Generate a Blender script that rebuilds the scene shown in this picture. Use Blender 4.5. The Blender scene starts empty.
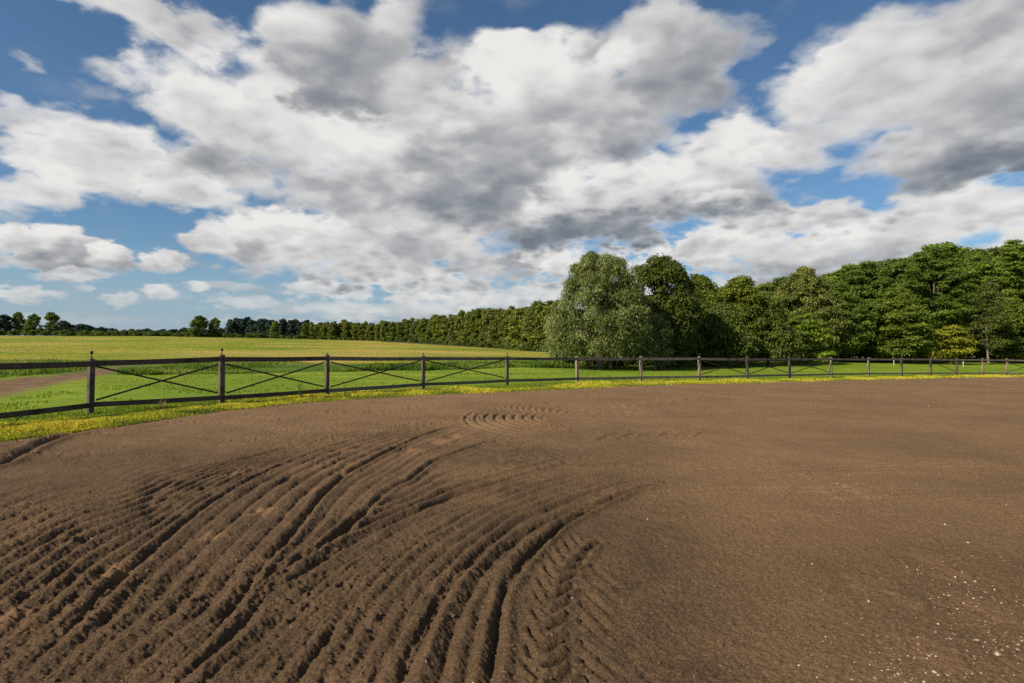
import bpy, math, random
import numpy as np
from mathutils import Vector
R = math.radians
scene = bpy.context.scene
COL = scene.collection
random.seed(7)

# ------------------------------------------------------------------ camera
EYE, F, HOR = 1.55, 569.0, 351.0
cam_d = bpy.data.cameras.new("camera"); cam = bpy.data.objects.new("camera", cam_d); COL.objects.link(cam)
cam_d.sensor_width = 36.0; cam_d.lens = 36.0 * F / 1024.0
cam_d.clip_start = 0.05; cam_d.clip_end = 20000
cam.location = (0, 0, EYE)
cam.rotation_euler = (R(90) + math.atan((HOR - 341.5) / F), 0, 0)
scene.camera = cam

# ------------------------------------------------------------------ light
SUN_EL = R(36); SUN_AZ = math.atan2(-0.80, -0.60)        # azimuth from +Y, towards the left and behind
sun_d = bpy.data.lights.new("sun", 'SUN'); sun = bpy.data.objects.new("sun", sun_d); COL.objects.link(sun)
sun_d.energy = 5.0; sun_d.angle = R(0.5); sun_d.color = (1.0, 0.93, 0.82)
sd = Vector((math.cos(SUN_EL) * math.sin(SUN_AZ), math.cos(SUN_EL) * math.cos(SUN_AZ), math.sin(SUN_EL)))
sun.rotation_euler = sd.to_track_quat('Z', 'Y').to_euler()

vs = scene.view_settings
scene.display_settings.display_device = 'sRGB'
vs.view_transform = 'Standard'; vs.look = 'None'; vs.gamma = 1; vs.exposure = 0.30; vs.use_curve_mapping = False
cy = scene.cycles
cy.max_bounces = 5; cy.diffuse_bounces = 3; cy.glossy_bounces = 2; cy.transmission_bounces = 3
cy.transparent_max_bounces = 4; cy.use_denoising = False      # the soil and leaves keep their fine grain

world = bpy.data.worlds.new("World"); scene.world = world; world.use_nodes = True

class NT:
    """small helper that strings math nodes together"""
    def __init__(s, tree): s.t = tree; s.n = tree.nodes; s.l = tree.links
    def node(s, typ, **kw):
        n = s.n.new(typ)
        for k, v in kw.items(): setattr(n, k, v)
        return n
    def put(s, sock, v):
        if isinstance(v, bpy.types.NodeSocket): s.l.new(v, sock)
        else: sock.default_value = v
    def m(s, op, a, b=None, c=None, clamp=False):
        n = s.node('ShaderNodeMath', operation=op, use_clamp=clamp)
        s.put(n.inputs[0], a)
        if b is not None: s.put(n.inputs[1], b)
        if c is not None: s.put(n.inputs[2], c)
        return n.outputs[0]
    def v(s, op, a, b=None, c=None):
        n = s.node('ShaderNodeVectorMath', operation=op)
        s.put(n.inputs[0], a)
        if b is not None: s.put(n.inputs[1], b)
        if c is not None: s.put(n.inputs[2], c)
        return n.outputs[0]
    def scale(s, a, f):
        n = s.node('ShaderNodeVectorMath', operation='SCALE'); s.put(n.inputs[0], a); s.put(n.inputs[3], f)
        return n.outputs[0]
    def noise(s, vec, scale, detail=4, rough=0.5, dist=0.0, lac=2.0):
        n = s.node('ShaderNodeTexNoise'); s.put(n.inputs['Vector'], vec)
        n.inputs['Scale'].default_value = scale; n.inputs['Detail'].default_value = detail
        n.inputs['Roughness'].default_value = rough; n.inputs['Distortion'].default_value = dist
        n.inputs['Lacunarity'].default_value = lac
        return n
    def mapr(s, x, a, b, c=0.0, d=1.0, smooth=False):
        n = s.node('ShaderNodeMapRange'); n.interpolation_type = 'SMOOTHSTEP' if smooth else 'LINEAR'
        s.put(n.inputs[0], x)
        for i, q in enumerate((a, b, c, d)): s.put(n.inputs[i + 1], q)
        return n.outputs[0]
    def mix(s, f, a, b, mode='MIX'):
        n = s.node('ShaderNodeMix', data_type='RGBA', blend_type=mode)
        s.put(n.inputs[0], f); s.put(n.inputs[6], a); s.put(n.inputs[7], b)
        return n.outputs[2]
    def ramp(s, x, stops, interp='LINEAR'):
        n = s.node('ShaderNodeValToRGB'); s.put(n.inputs[0], x); r = n.color_ramp; r.interpolation = interp
        while len(r.elements) < len(stops): r.elements.new(0.5)
        for e, (p, c) in zip(r.elements, stops): e.position = p; e.color = (*c, 1) if len(c) == 3 else c
        return n.outputs[0]

def ray(px, py):
    """direction of a point of the sky, as azimuth and elevation in degrees"""
    p = math.atan((HOR - 341.5) / F)
    x, z, y = (px - 512) / F, -(py - 341.5) / F, 1.0
    y2, z2 = y * math.cos(p) - z * math.sin(p), y * math.sin(p) + z * math.cos(p)
    return math.degrees(math.atan2(x, y2)), math.degrees(math.atan2(z2, math.hypot(x, y2)))

#@SKY
def build_sky():
    S = 0.081; EXPO = 2**0.30
    nt = bpy.data.node_groups.new('cloudy_sky', 'ShaderNodeTree'); nt.interface.new_socket('Color', in_out='OUTPUT', socket_type='NodeSocketColor'); N = NT(nt)
    gout = N.node('NodeGroupOutput')
    sky = N.node('ShaderNodeTexSky', sky_type='NISHITA'); sky.sun_disc = False
    sky.sun_elevation = SUN_EL; sky.sun_rotation = SUN_AZ; sky.altitude = 0
    sky.air_density = 1.0; sky.dust_density = 0.6; sky.ozone_density = 2.0
    d = N.node('ShaderNodeTexCoord').outputs['Generated']
    sx = N.node('ShaderNodeSeparateXYZ'); N.l.new(d, sx.inputs[0]); x, y, z = sx.outputs
    az = N.m('MULTIPLY', N.m('ARCTAN2', x, y), 180 / math.pi)
    el = N.m('MULTIPLY', N.m('ARCSINE', z), 180 / math.pi)
    cE = N.node('ShaderNodeCombineXYZ'); N.put(cE.inputs[0], az); N.put(cE.inputs[1], el); E = cE.outputs[0]
    # cloud deck seen in perspective: the features shrink and flatten towards the horizon
    zz = N.m('ADD', N.m('MAXIMUM', z, 0.0), 0.42)
    cP = N.node('ShaderNodeCombineXYZ'); N.put(cP.inputs[0], N.m('DIVIDE', x, zz)); N.put(cP.inputs[1], N.m('DIVIDE', y, zz))
    N.put(cP.inputs[2], N.m('MULTIPLY', z, 1.6))
    P = cP.outputs[0]
    shrink = N.mapr(el, 0.0, 22.0, 0.30, 1.0)
    w1 = N.v('SUBTRACT', N.noise(P, 1.6, 2, 0.5).outputs[1], (0.5, 0.5, 0.5))
    w2 = N.v('SUBTRACT', N.noise(P, 6.0, 6, 0.62).outputs[1], (0.5, 0.5, 0.5))
    Ew = N.v('ADD', E, N.scale(N.v('ADD', N.scale(w1, 4.5), N.scale(w2, 5.0)), shrink))
    Ew = N.v('MULTIPLY', Ew, (1, 1, 0))
    def density(vec, fn, fv, det, vd):
        base = N.noise(vec, fn, det, 0.55, 0.0).outputs[0]
        vo = N.node('ShaderNodeTexVoronoi', feature='F1'); N.put(vo.inputs['Vector'], N.v('ADD', vec, N.scale(w2, 0.9/fv)))
        vo.inputs['Scale'].default_value = fv; vo.inputs['Detail'].default_value = vd; vo.inputs['Roughness'].default_value = 0.5
        return base, N.m('SUBTRACT', 0.5, vo.outputs[0])
    f1, p1 = density(P, 2.6, 6.0, 7, 2.0)
    f1b, p1b = density(N.v('ADD', P, (-0.07, 0.0, 0.11)), 2.6, 6.0, 3, 1.0)
    f2, p2 = density(P, 8.0, 17.0, 6, 1.0)
    f2b, p2b = density(N.v('ADD', P, (-0.02, 0.0, 0.035)), 8.0, 17.0, 2, 0.0)
    n_big = N.m('ADD', N.m('MULTIPLY', N.m('SUBTRACT', f1, 0.5), 1.5), N.m('MULTIPLY', N.m('ADD', p1, 0.10), 0.45))
    n_sml = N.m('ADD', N.m('MULTIPLY', N.m('SUBTRACT', f2, 0.5), 1.6), N.m('MULTIPLY', N.m('ADD', p2, 0.10), 0.5))
    n_big = N.m('MAXIMUM', N.m('MULTIPLY_ADD', n_sml, 0.32, N.m('ADD', n_big, 0.05)), -0.38)
    r_big = N.m('ADD', N.m('MULTIPLY', N.m('SUBTRACT', f1b, f1), 1.15), N.m('MULTIPLY', N.m('SUBTRACT', p1b, p1), 0.28))
    r_sml = N.m('ADD', N.m('MULTIPLY', N.m('SUBTRACT', f2b, f2), 0.9), N.m('MULTIPLY', N.m('SUBTRACT', p2b, p2), 0.25))
    r_big = N.m('MULTIPLY_ADD', r_sml, 0.50, r_big)
    # clouds from the far ones above the horizon to the near ones overhead:
    # px, py, half width, half height, tilt, top tone, base tone (0 sunlit white .. 1 dark), opacity, edge softness
    clouds = [
        (60, 316, 90, 6, 0, .3, .4, .35, .6), (125, 300, 34, 6, 0, .2, .5, .75, .5), (160, 296, 22, 8, 0, .1, .4, .8, .5), (206, 291, 14, 7, 0, .1, .4, .8, .5), (18, 292, 52, 9, 0, .15, .5, .85, .5),
        (250, 302, 50, 8, 0, .15, .4, .6, .6), (90, 288, 12, 4, 0, .2, .4, .6, .6), (330, 285, 75, 11, 0, .1, .45, .85, .5), (400, 308, 190, 15, 0, .3, .5, .85, .7), (300, 322, 130, 5, 0, .4, .5, .6, .8), (520, 318, 160, 14, 0, .4, .6, .9, .8), (440, 295, 90, 8, 0, .1, .45, .9, .6), (240, 290, 60, 6, 0, .25, .45, .6, .7), (520, 296, 170, 20, 0, .2, .5, .9, .7), (690, 292, 230, 26, 0, .35, .55, .95, .7),
        (430, 278, 110, 14, 0, .12, .5, .9, .5), (350, 266, 120, 20, 0, .25, .6, .95, .6), (480, 262, 130, 20, 0, .35, .6, .95, .7), (610, 262, 150, 22, 0, .02, .55, 1, .5), (560, 250, 70, 14, 0, .05, .4, .95, .6),
        (850, 262, 190, 28, 0, .45, .75, 1, .7), (720, 246, 140, 26, 0, .06, .5, 1, .5), (900, 232, 180, 30, 4, .12, .62, 1, .6), (800, 222, 80, 22, 0, .16, .5, 1, .5), (970, 205, 110, 26, -6, .12, .45, 1, .6), (1040, 235, 90, 30, 0, .2, .5, 1, .6),
        (760, 222, 120, 12, 0, .35, .5, .9, .8),
        (55, 246, 78, 27, 0, .0, .85, 1, .35), (112, 258, 26, 17, 0, .05, .8, 1, .4), (70, 274, 62, 7, 0, .25, .45, .8, .6), (165, 262, 33, 17, 0, .05, .65, 1, .4), (15, 240, 40, 20, 0, .0, .7, 1, .4),
        (285, 236, 96, 34, 0, .0, .55, 1, .4), (225, 240, 42, 20, 0, .1, .5, 1, .5), (350, 235, 70, 34, 0, .1, .55, 1, .5),
        (0, 200, 60, 24, 0, .2, .35, .75, .7), (45, 188, 60, 26, 0, .15, .4, .9, .6), (30, 150, 40, 12, 0, .2, .3, .5, .9), (12, 112, 40, 26, 0, .25, .45, .8, .6), (62, 122, 40, 26, 0, .2, .4, .8, .6),
        (460, 150, 280, 105, 0, .38, .62, 1, .6), (300, 130, 190, 85, -10, .22, .55, 1, .6),
        (640, 200, 160, 44, 0, .15, .8, 1, .5), (560, 200, 100, 44, 0, .08, .8, 1, .5), (760, 150, 105, 40, -8, .10, .42, 1, .6), (690, 175, 80, 34, 0, .1, .4, 1, .6), (740, 130, 60, 30, 0, .15, .3, 1, .6),
        (470, 212, 130, 40, 0, .50, .92, 1, .7), (600, 228, 150, 24, 4, .68, .98, 1, .8), (720, 214, 34, 7, -5, .75, .85, .9, .6), (724, 204, 44, 12, 0, .0, .5, .9, .7),
        (440, 175, 80, 50, 0, .42, .85, .95, .8), (350, 195, 90, 34, 0, .30, .62, .95, .8),
        (940, 150, 140, 40, 0, .30, .60, 1, .6), (880, 60, 120, 70, 10, .22, .5, 1, .6), (960, 90, 170, 78, -12, .30, .78, 1, .6), (1010, 162, 70, 15, 0, .9, 1., .95, .7), (1010, 30, 140, 60, 0, .2, .5, 1, .7), (820, 95, 70, 40, -10, .18, .45, 1, .6),
        (465, 140, 150, 66, 0, .34, .70, 1, .6), (380, 150, 110, 60, 0, .3, .7, 1, .6), (395, 180, 120, 60, 0, .40, .80, .95, .8), (430, 150, 70, 50, 0, .72, .86, .9, .9), (410, 245, 150, 36, 0, .35, .66, 1, .6), (480, 190, 110, 44, 0, .62, 1.0, .95, .8), (600, 226, 130, 20, 4, .8, 1.05, .95, .8),
        (610, 182, 90, 26, 0, -.1, .45, .95, .7), (740, 145, 90, 28, -8, -.05, .4, .95, .7), (285, 228, 80, 22, 0, -.15, .4, .95, .6),
        (850, 128, 90, 34, 0, .30, .5, .95, .9), (900, 150, 80, 26, 0, .35, .5, .9, .9), (650, 50, 60, 36, 0, .3, .5, .9, .9), (120, 160, 115, 44, 4, .04, .48, 1, .5), (60, 165, 60, 30, 0, .12, .4, 1, .6), (230, 110, 120, 58, -10, .04, .42, 1, .5), (235, 172, 120, 32, -4, .45, .40, .9, .8), (170, 185, 120, 26, -6, .12, .42, .95, .6),
        (375, 135, 80, 48, 0, .06, .5, 1, .6), (120, 6, 170, 24, -6, .3, .45, .95, .6), (30, 54, 22, 9, -15, .3, .4, .5, .9), (190, 60, 60, 16, 0, .3, .35, .45, 1.0),
        (600, 120, 130, 58, 0, .34, .78, 1, .6), (552, 80, 86, 56, 0, -.05, .60, 1, .4), (518, 52, 42, 32, 0, -.05, .35, 1, .4), (590, 48, 40, 26, 0, .5, .6, .9, .8), (520, 54, 46, 28, 0, -.12, .25, .9, .9), (548, 84, 80, 40, 0, -.15, .42, .95, .9), (622, 56, 30, 24, 0, -.1, .4, .9, .7),
        (690, 62, 95, 66, 0, .42, .70, 1, .6), (660, 22, 66, 36, 0, .38, .5, 1, .7), (350, 62, 100, 72, -15, .52, .80, 1, .5), (404, 28, 40, 46, 20, .10, .55, .95, .8), (300, 40, 60, 36, 0, .25, .5, 1, .6), (424, 108, 44, 48, 0, .28, .66, 1, .7),
    ]
    # one cloud, as a node group: where it lies, how it is lit, how it covers what is behind
    lg = bpy.data.node_groups.new('one_cloud', 'ShaderNodeTree'); LN = NT(lg)
    for nm, ty in (('S', 'Float'), ('A', 'Float'), ('Vector', 'Vector'), ('Noise', 'Float'), ('Relief', 'Float'), ('Location', 'Vector'), ('Rotation', 'Vector'), ('Scale', 'Vector'), ('Soft', 'Float'), ('Opacity', 'Float'), ('Slope', 'Float'), ('Tone', 'Float')):
        lg.interface.new_socket(nm, in_out='INPUT', socket_type='NodeSocket' + ty)
    for nm in ('S', 'A'): lg.interface.new_socket(nm, in_out='OUTPUT', socket_type='NodeSocketFloat')
    gi = LN.node('NodeGroupInput').outputs; go = LN.node('NodeGroupOutput')
    mp = LN.node('ShaderNodeMapping', vector_type='TEXTURE')
    for a_, b_ in (('Vector', 'Vector'), ('Location', 'Location'), ('Rotation', 'Rotation'), ('Scale', 'Scale')): lg.links.new(gi[a_], mp.inputs[b_])
    ln = LN.node('ShaderNodeVectorMath', operation='LENGTH'); lg.links.new(mp.outputs[0], ln.inputs[0])
    dt = LN.node('ShaderNodeVectorMath', operation='DOT_PRODUCT'); lg.links.new(mp.outputs[0], dt.inputs[0]); dt.inputs[1].default_value = (-0.30, 0.90, 0)
    dn = LN.m('SUBTRACT', LN.m('MULTIPLY_ADD', gi['Noise'], 0.95, 1.0), ln.outputs['Value'])
    a_ = LN.m('MULTIPLY', LN.mapr(dn, 0.0, gi['Soft'], 0.0, 1.0, True), gi['Opacity'])
    s_ = LN.m('ADD', LN.m('MULTIPLY_ADD', dt.outputs['Value'], gi['Slope'], gi['Tone']), LN.m('MULTIPLY', gi['Relief'], -0.9))
    s_ = LN.m('SUBTRACT', s_, LN.mapr(dn, 0.0, 0.5, 0.10, 0.0))
    na = LN.m('SUBTRACT', 1.0, a_)
    lg.links.new(LN.m('ADD', LN.m('MULTIPLY', gi['S'], na), LN.m('MULTIPLY', s_, a_)), go.inputs[0])
    lg.links.new(LN.m('SUBTRACT', 1.0, LN.m('MULTIPLY', LN.m('SUBTRACT', 1.0, gi['A']), na)), go.inputs[1])
    def layer(acc_s, acc_a, item, vec):
        px, py, rx, ry, rot, top, bot, op, soft = item
        a0, e0 = ray(px, py); a1, _ = ray(px + rx * .5, py); a2, _ = ray(px - rx * .5, py)
        _, e1 = ray(px, py - ry * .5); _, e2 = ray(px, py + ry * .5); big = ry > 28
        g = N.node('ShaderNodeGroup'); g.node_tree = lg; q = g.inputs
        q['Location'].default_value = (a0, e0, 0); q['Rotation'].default_value = (0, 0, R(rot)); q['Scale'].default_value = ((a1-a2)*1.08, (e1-e2)*1.12, 1)
        q['Soft'].default_value = soft*(.75 if big else .9); q['Opacity'].default_value = op
        q['Slope'].default_value = (top-bot)*.72; q['Tone'].default_value = (top+bot)*.5 - .06
        for nm, v_ in (('S', acc_s), ('A', acc_a), ('Vector', vec), ('Noise', n_big if big else n_sml), ('Relief', r_big if big else r_sml)): N.l.new(v_, q[nm])
        return g.outputs[0], g.outputs[1]
    # the rest of the sky dome carries the same broken cloud
    inside = N.m('MULTIPLY', N.mapr(N.m('ABSOLUTE', az), 44.0, 60.0, 1.0, 0.0, True), N.mapr(el, 30.0, 42.0, 1.0, 0.0, True))
    acc_a = N.m('MULTIPLY', N.mapr(n_big, -0.15, 0.30, 0.0, 1.0, True), N.m('SUBTRACT', 1.0, N.m('MULTIPLY', inside, 0.80)))
    acc_s = N.m('SUBTRACT', 0.34, N.m('MULTIPLY', r_big, 0.9))
    vec = Ew
    for i_, it in enumerate(clouds):
        if i_ % 8 == 7: vec = N.v('MULTIPLY_ADD', acc_s, (1e-7, 1e-7, 1e-7), Ew)      # keeps the evaluation in order, so that few values are alive at once
        acc_s, acc_a = layer(acc_s, acc_a, it, vec)
    alpha = acc_a
    k = 1.0 / S / EXPO
    ccol = N.ramp(acc_s, [(0.0, (0.84, 0.825, 0.80)), (0.25, (0.66, 0.65, 0.64)), (0.5, (0.42, 0.425, 0.44)), (0.75, (0.255, 0.275, 0.305)), (1.0, (0.165, 0.19, 0.23))])
    ccol = N.v('MULTIPLY', ccol, (k, k, k))
    # low clouds fade a little into the blue grey of the air
    skyc = N.v('MULTIPLY', sky.outputs[0], (0.66, 0.86, 0.98))
    low = N.mapr(el, 0.0, 9.0, 0.0, 1.0)
    pale = (0.34 * k, 0.44 * k, 0.54 * k)
    skyc = N.mix(low, (*pale, 1), skyc)
    a2 = N.m('MULTIPLY', alpha, N.mapr(el, 0.0, 7.0, 0.68, 0.98))
    N.l.new(N.mix(a2, skyc, ccol), gout.inputs[0])
    W = world.node_tree; W.nodes.clear(); out = W.nodes.new('ShaderNodeOutputWorld'); bg = W.nodes.new('ShaderNodeBackground'); bg.inputs[1].default_value = S
    g = W.nodes.new('ShaderNodeGroup'); g.node_tree = nt; W.links.new(g.outputs[0], bg.inputs[0]); W.links.new(bg.outputs[0], out.inputs[0])
    world.cycles.sampling_method = 'MANUAL'; world.cycles.sample_map_resolution = 512
build_sky()
#@END_SKY

# ------------------------------------------------------------------ helpers
def link(o, parent=None):
    COL.objects.link(o)
    if parent is not None: o.parent = parent
    return o
def np_mesh(name, verts, faces, mats=(), attrs=None, smooth=False):
    """verts (n,3); faces (m,k) of one size k"""
    me = bpy.data.meshes.new(name); verts = np.asarray(verts, np.float32); faces = np.asarray(faces, np.int32)
    k = faces.shape[1]
    me.vertices.add(len(verts)); me.vertices.foreach_set('co', verts.ravel())
    me.loops.add(faces.size); me.loops.foreach_set('vertex_index', faces.ravel())
    me.polygons.add(len(faces)); me.polygons.foreach_set('loop_start', np.arange(0, faces.size, k, dtype=np.int32))
    me.polygons.foreach_set('loop_total', np.full(len(faces), k, np.int32))
    if smooth: me.polygons.foreach_set('use_smooth', np.ones(len(faces), bool))
    for an, av in (attrs or {}).items():
        a = me.attributes.new(an, 'FLOAT', 'POINT'); a.data.foreach_set('value', np.asarray(av, np.float32).ravel())
    for m in mats: me.materials.append(m)
    me.update(calc_edges=True); me.validate(clean_customdata=False)
    return me
def tag(o, label=None, cat=None, group=None, kind=None):
    if label: o['label'] = label
    if cat: o['category'] = cat
    if group: o['group'] = group
    if kind: o['kind'] = kind
    return o
def empty(name, loc, rz=0.0):
    o = bpy.data.objects.new(name, None); o.location = loc; o.rotation_euler = (0, 0, rz); o.empty_display_size = 0.3
    return link(o)
def copy_tree(o):
    c = o.copy(); COL.objects.link(c)
    for ch in list(o.children):
        k = ch.copy(); COL.objects.link(k); k.parent = c
        for g in list(ch.children):
            q = g.copy(); COL.objects.link(q); q.parent = k
    return c
class MB:
    """collects boxes and tubes of quads"""
    def __init__(s): s.v = []; s.f = []
    def box(s, c, ax, ay, az):
        c, ax, ay, az = map(lambda q: np.array(q, float), (c, ax, ay, az)); b = len(s.v)
        for i, j, k in ((-1,-1,-1),(1,-1,-1),(1,1,-1),(-1,1,-1),(-1,-1,1),(1,-1,1),(1,1,1),(-1,1,1)):
            s.v.append(c + i*ax + j*ay + k*az)
        s.f += [(b,b+3,b+2,b+1),(b+4,b+5,b+6,b+7),(b,b+1,b+5,b+4),(b+1,b+2,b+6,b+5),(b+2,b+3,b+7,b+6),(b+3,b,b+4,b+7)]
    def tube(s, pts, rads, n=6):
        b = len(s.v); pts = [np.array(p, float) for p in pts]
        for i, p in enumerate(pts):
            t = pts[min(i+1, len(pts)-1)] - pts[max(i-1, 0)]; t /= max(np.linalg.norm(t), 1e-6)
            a = np.cross(t, (0, 0, 1) if abs(t[2]) < 0.9 else (1, 0, 0)); a /= np.linalg.norm(a); c = np.cross(t, a)
            for k in range(n):
                q = 2*math.pi*k/n; s.v.append(p + rads[i]*(math.cos(q)*a + math.sin(q)*c))
        for i in range(len(pts)-1):
            for k in range(n):
                s.f.append((b+i*n+k, b+i*n+(k+1) % n, b+(i+1)*n+(k+1) % n, b+(i+1)*n+k))
        e = len(s.v); s.v.append(pts[-1]); s.v.append(pts[0])
        for k in range(n):
            s.f.append((b+(len(pts)-1)*n+k, b+(len(pts)-1)*n+(k+1) % n, e, e)); s.f.append((b+(k+1) % n, b+k, e+1, e+1))
    def mesh(s, name, mat, smooth=False):
        me = bpy.data.meshes.new(name)
        fs = [tuple(dict.fromkeys(f)) for f in s.f]
        me.from_pydata([tuple(v) for v in s.v], [], fs); me.materials.append(mat); me.update()
        if smooth: me.polygons.foreach_set('use_smooth', np.ones(len(me.polygons), bool))
        return me
    def build(s, name, mat, parent=None, smooth=False):
        return link(bpy.data.objects.new(name, s.mesh(name, mat, smooth)), parent)

def _h(ix, iy, seed):
    n = (ix.astype(np.int64)*374761393 + iy.astype(np.int64)*668265263 + seed*1442695041) & 0x7fffffff
    n = ((n ^ (n >> 13)) * 1274126177) & 0x7fffffff
    return ((n ^ (n >> 16)) & 0xffff).astype(np.float32)/65535.0
def vnoise(x, y, seed=0):
    x = np.asarray(x, np.float64); y = np.asarray(y, np.float64)
    ix = np.floor(x); iy = np.floor(y); fx = (x-ix).astype(np.float32); fy = (y-iy).astype(np.float32)
    fx = fx*fx*(3-2*fx); fy = fy*fy*(3-2*fy); ix = ix.astype(np.int64); iy = iy.astype(np.int64)
    a, b, c, d = _h(ix, iy, seed), _h(ix+1, iy, seed), _h(ix, iy+1, seed), _h(ix+1, iy+1, seed)
    return (a*(1-fx)+b*fx)*(1-fy) + (c*(1-fx)+d*fx)*fy - 0.5
def fbm(x, y, octv, seed=0, gain=0.5):
    r = 0; g = 1.0; ca, sa = math.cos(0.6), math.sin(0.6)
    for o in range(octv):
        r = r + g*vnoise(x, y, seed+o*17); x, y = 2.03*(ca*x - sa*y), 2.03*(sa*x + ca*y); g *= gain
    return r
def sstep(a, b, x):
    t = np.clip((x-a)/(b-a), 0, 1); return t*t*(3-2*t)

# ------------------------------------------------------------------ terrain
CREST_X = np.array([-900, 0, 150, 260, 400, 500, 555, 620, 740, 1024, 2000.])
CREST_Y = np.array([334, 335.5, 336, 338, 341.5, 345.5, 348.5, 355, 356, 356.5, 356.])
def z0f(x): return -0.0125*np.maximum(x, 0) - 0.004*np.clip(x-25, 0, 30)
def terrain(x, y):
    x = np.asarray(x, float); y = np.asarray(y, float)
    u = x/np.maximum(y, 20); px = 512 + F*np.clip(u, -2.4, 2.6)
    zc = EYE + (HOR - np.interp(px, CREST_X, CREST_Y))*300/F
    t = np.clip((y-75)/225, 0, 1); t = t - 0.10*np.sin(t*2*math.pi)/(2*math.pi)*1.0
    zn = z0f(np.clip(x, -60, 60))
    right = sstep(0, 25, x)*sstep(48, 90, y)
    zn = zn + right*0.75
    hump = 0.22*sstep(-0.05, 0.10, 0.12-u)*np.exp(-((y-56)/9.0)**2)
    return zn*(1-t) + zc*t + hump + 0.05*fbm(x/6, y/6, 2, 5)*sstep(2, 12, np.abs(edge_s(x, y))*(edge_s(x, y) < 0))
EDGE_X = np.array([0, 40, 80, 128, 180, 222, 256, 300, 360, 423, 507, 577, 640, 740, 790, 868, 930, 1024.])
EDGE_Y = np.array([441.5, 436.5, 431.5, 425.5, 417, 411, 407.5, 403, 399, 394.7, 391.9, 388.9, 385.6, 383.2, 381.8, 379.9, 378.4, 377.])
_u = (EDGE_X-512)/F; _Y = EYE*F/(EDGE_Y-HOR)
for _ in range(8): _Y = (EYE - z0f(_u*_Y))*F/(EDGE_Y-HOR)
EDGE_U = np.concatenate([[-12, -5, -2.5, -1.5, -1.1], _u, [1.2, 2, 4, 12.]])
EDGE_D = np.concatenate([[.76, 1.8, 3.6, 6.0, 8.1], _Y, [41, 27, 15, 5.5]])
def edge_s(x, y):
    """distance to the rim of the arena, positive inside"""
    x = np.asarray(x, float); y = np.asarray(y, float)
    u = x/np.maximum(y, 0.4); d = np.interp(u, EDGE_U, EDGE_D)
    du = (np.interp(u+0.05, EDGE_U, EDGE_D) - np.interp(u-0.05, EDGE_U, EDGE_D))/0.1
    ry = np.maximum(y, 0.4)
    # gradient of (d(x/y) - y)
    gx = du/ry; gy = -du*u/ry - 1
    s = (d - y)/np.hypot(gx, gy)
    back = np.minimum(np.minimum(x + 9.0, 60 - x), y + 45)
    return np.where(y > 0.4, np.minimum(s, 60), back)

# ------------------------------------------------------------------ ground materials
def new_mat(name):
    m = bpy.data.materials.new(name); m.use_nodes = True; m.node_tree.nodes.clear(); return m, NT(m.node_tree)
def finish(N, col, rough=0.9, bump=None, bs=0.3, bd=0.02, spec=0.25, trans=0.0):
    out = N.node('ShaderNodeOutputMaterial'); p = N.node('ShaderNodeBsdfPrincipled')
    N.put(p.inputs['Base Color'], col); N.put(p.inputs['Roughness'], rough); p.inputs['Specular IOR Level'].default_value = spec
    if bump is not None:
        b = N.node('ShaderNodeBump'); b.inputs['Strength'].default_value = bs; b.inputs['Distance'].default_value = bd
        N.put(b.inputs['Height'], bump); N.l.new(b.outputs[0], p.inputs['Normal'])
    if trans > 0:
        t = N.node('ShaderNodeBsdfTranslucent'); N.put(t.inputs[0], col); mx = N.node('ShaderNodeMixShader'); mx.inputs[0].default_value = trans
        N.l.new(p.outputs[0], mx.inputs[1]); N.l.new(t.outputs[0], mx.inputs[2]); N.l.new(mx.outputs[0], out.inputs[0])
    else: N.l.new(p.outputs[0], out.inputs[0])
def attr(N, name):
    a = N.node('ShaderNodeAttribute'); a.attribute_name = name; return a.outputs['Fac']
def wpos(N): return N.node('ShaderNodeNewGeometry').outputs['Position']

def dirt_colour(N, P, dry=None, moist=None):
    n1 = N.noise(P, 0.35, 4, 0.6).outputs[0]; n2 = N.noise(P, 3.5, 5, 0.65).outputs[0]; n3 = N.noise(P, 90, 4, 0.75).outputs[0]; n4 = N.noise(P, 28, 5, 0.75).outputs[0]
    c = N.ramp(n1, [(0.3, (0.188, 0.110, 0.053)), (0.5, (0.238, 0.140, 0.069)), (0.7, (0.285, 0.170, 0.085))])
    if moist is not None: c = N.mix(moist, c, (0.104, 0.065, 0.034, 1))
    c = N.mix(N.mapr(n2, 0.40, 0.75, 0.0, 0.55), c, (0.225, 0.130, 0.064, 1))
    c = N.mix(N.mapr(n4, 0.34, 0.50, 0.60, 0.0), c, (0.060, 0.034, 0.016, 1))
    c = N.mix(N.mapr(n3, 0.35, 0.50, 0.70, 0.0), c, (0.045, 0.026, 0.013, 1))
    c = N.mix(N.mapr(n3, 0.54, 0.70, 0.0, 0.65), c, (0.30, 0.195, 0.115, 1))
    if dry is not None: c = N.mix(dry, c, N.mix(n4, (0.17, 0.088, 0.040, 1), (0.31, 0.175, 0.092, 1)))
    return c
mat_dirt, N = new_mat('loose_brown_soil')
P = wpos(N)
grain = N.noise(P, 75, 6, 0.8).outputs[0]; lump = N.noise(P, 18, 5, 0.7).outputs[0]
hgt = N.m('MULTIPLY_ADD', grain, 0.55, N.m('MULTIPLY', lump, 0.8))
finish(N, dirt_colour(N, P, attr(N, 'dry'), attr(N, 'moist')), 0.95, hgt, 1.0, 0.026, 0.08)

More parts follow.
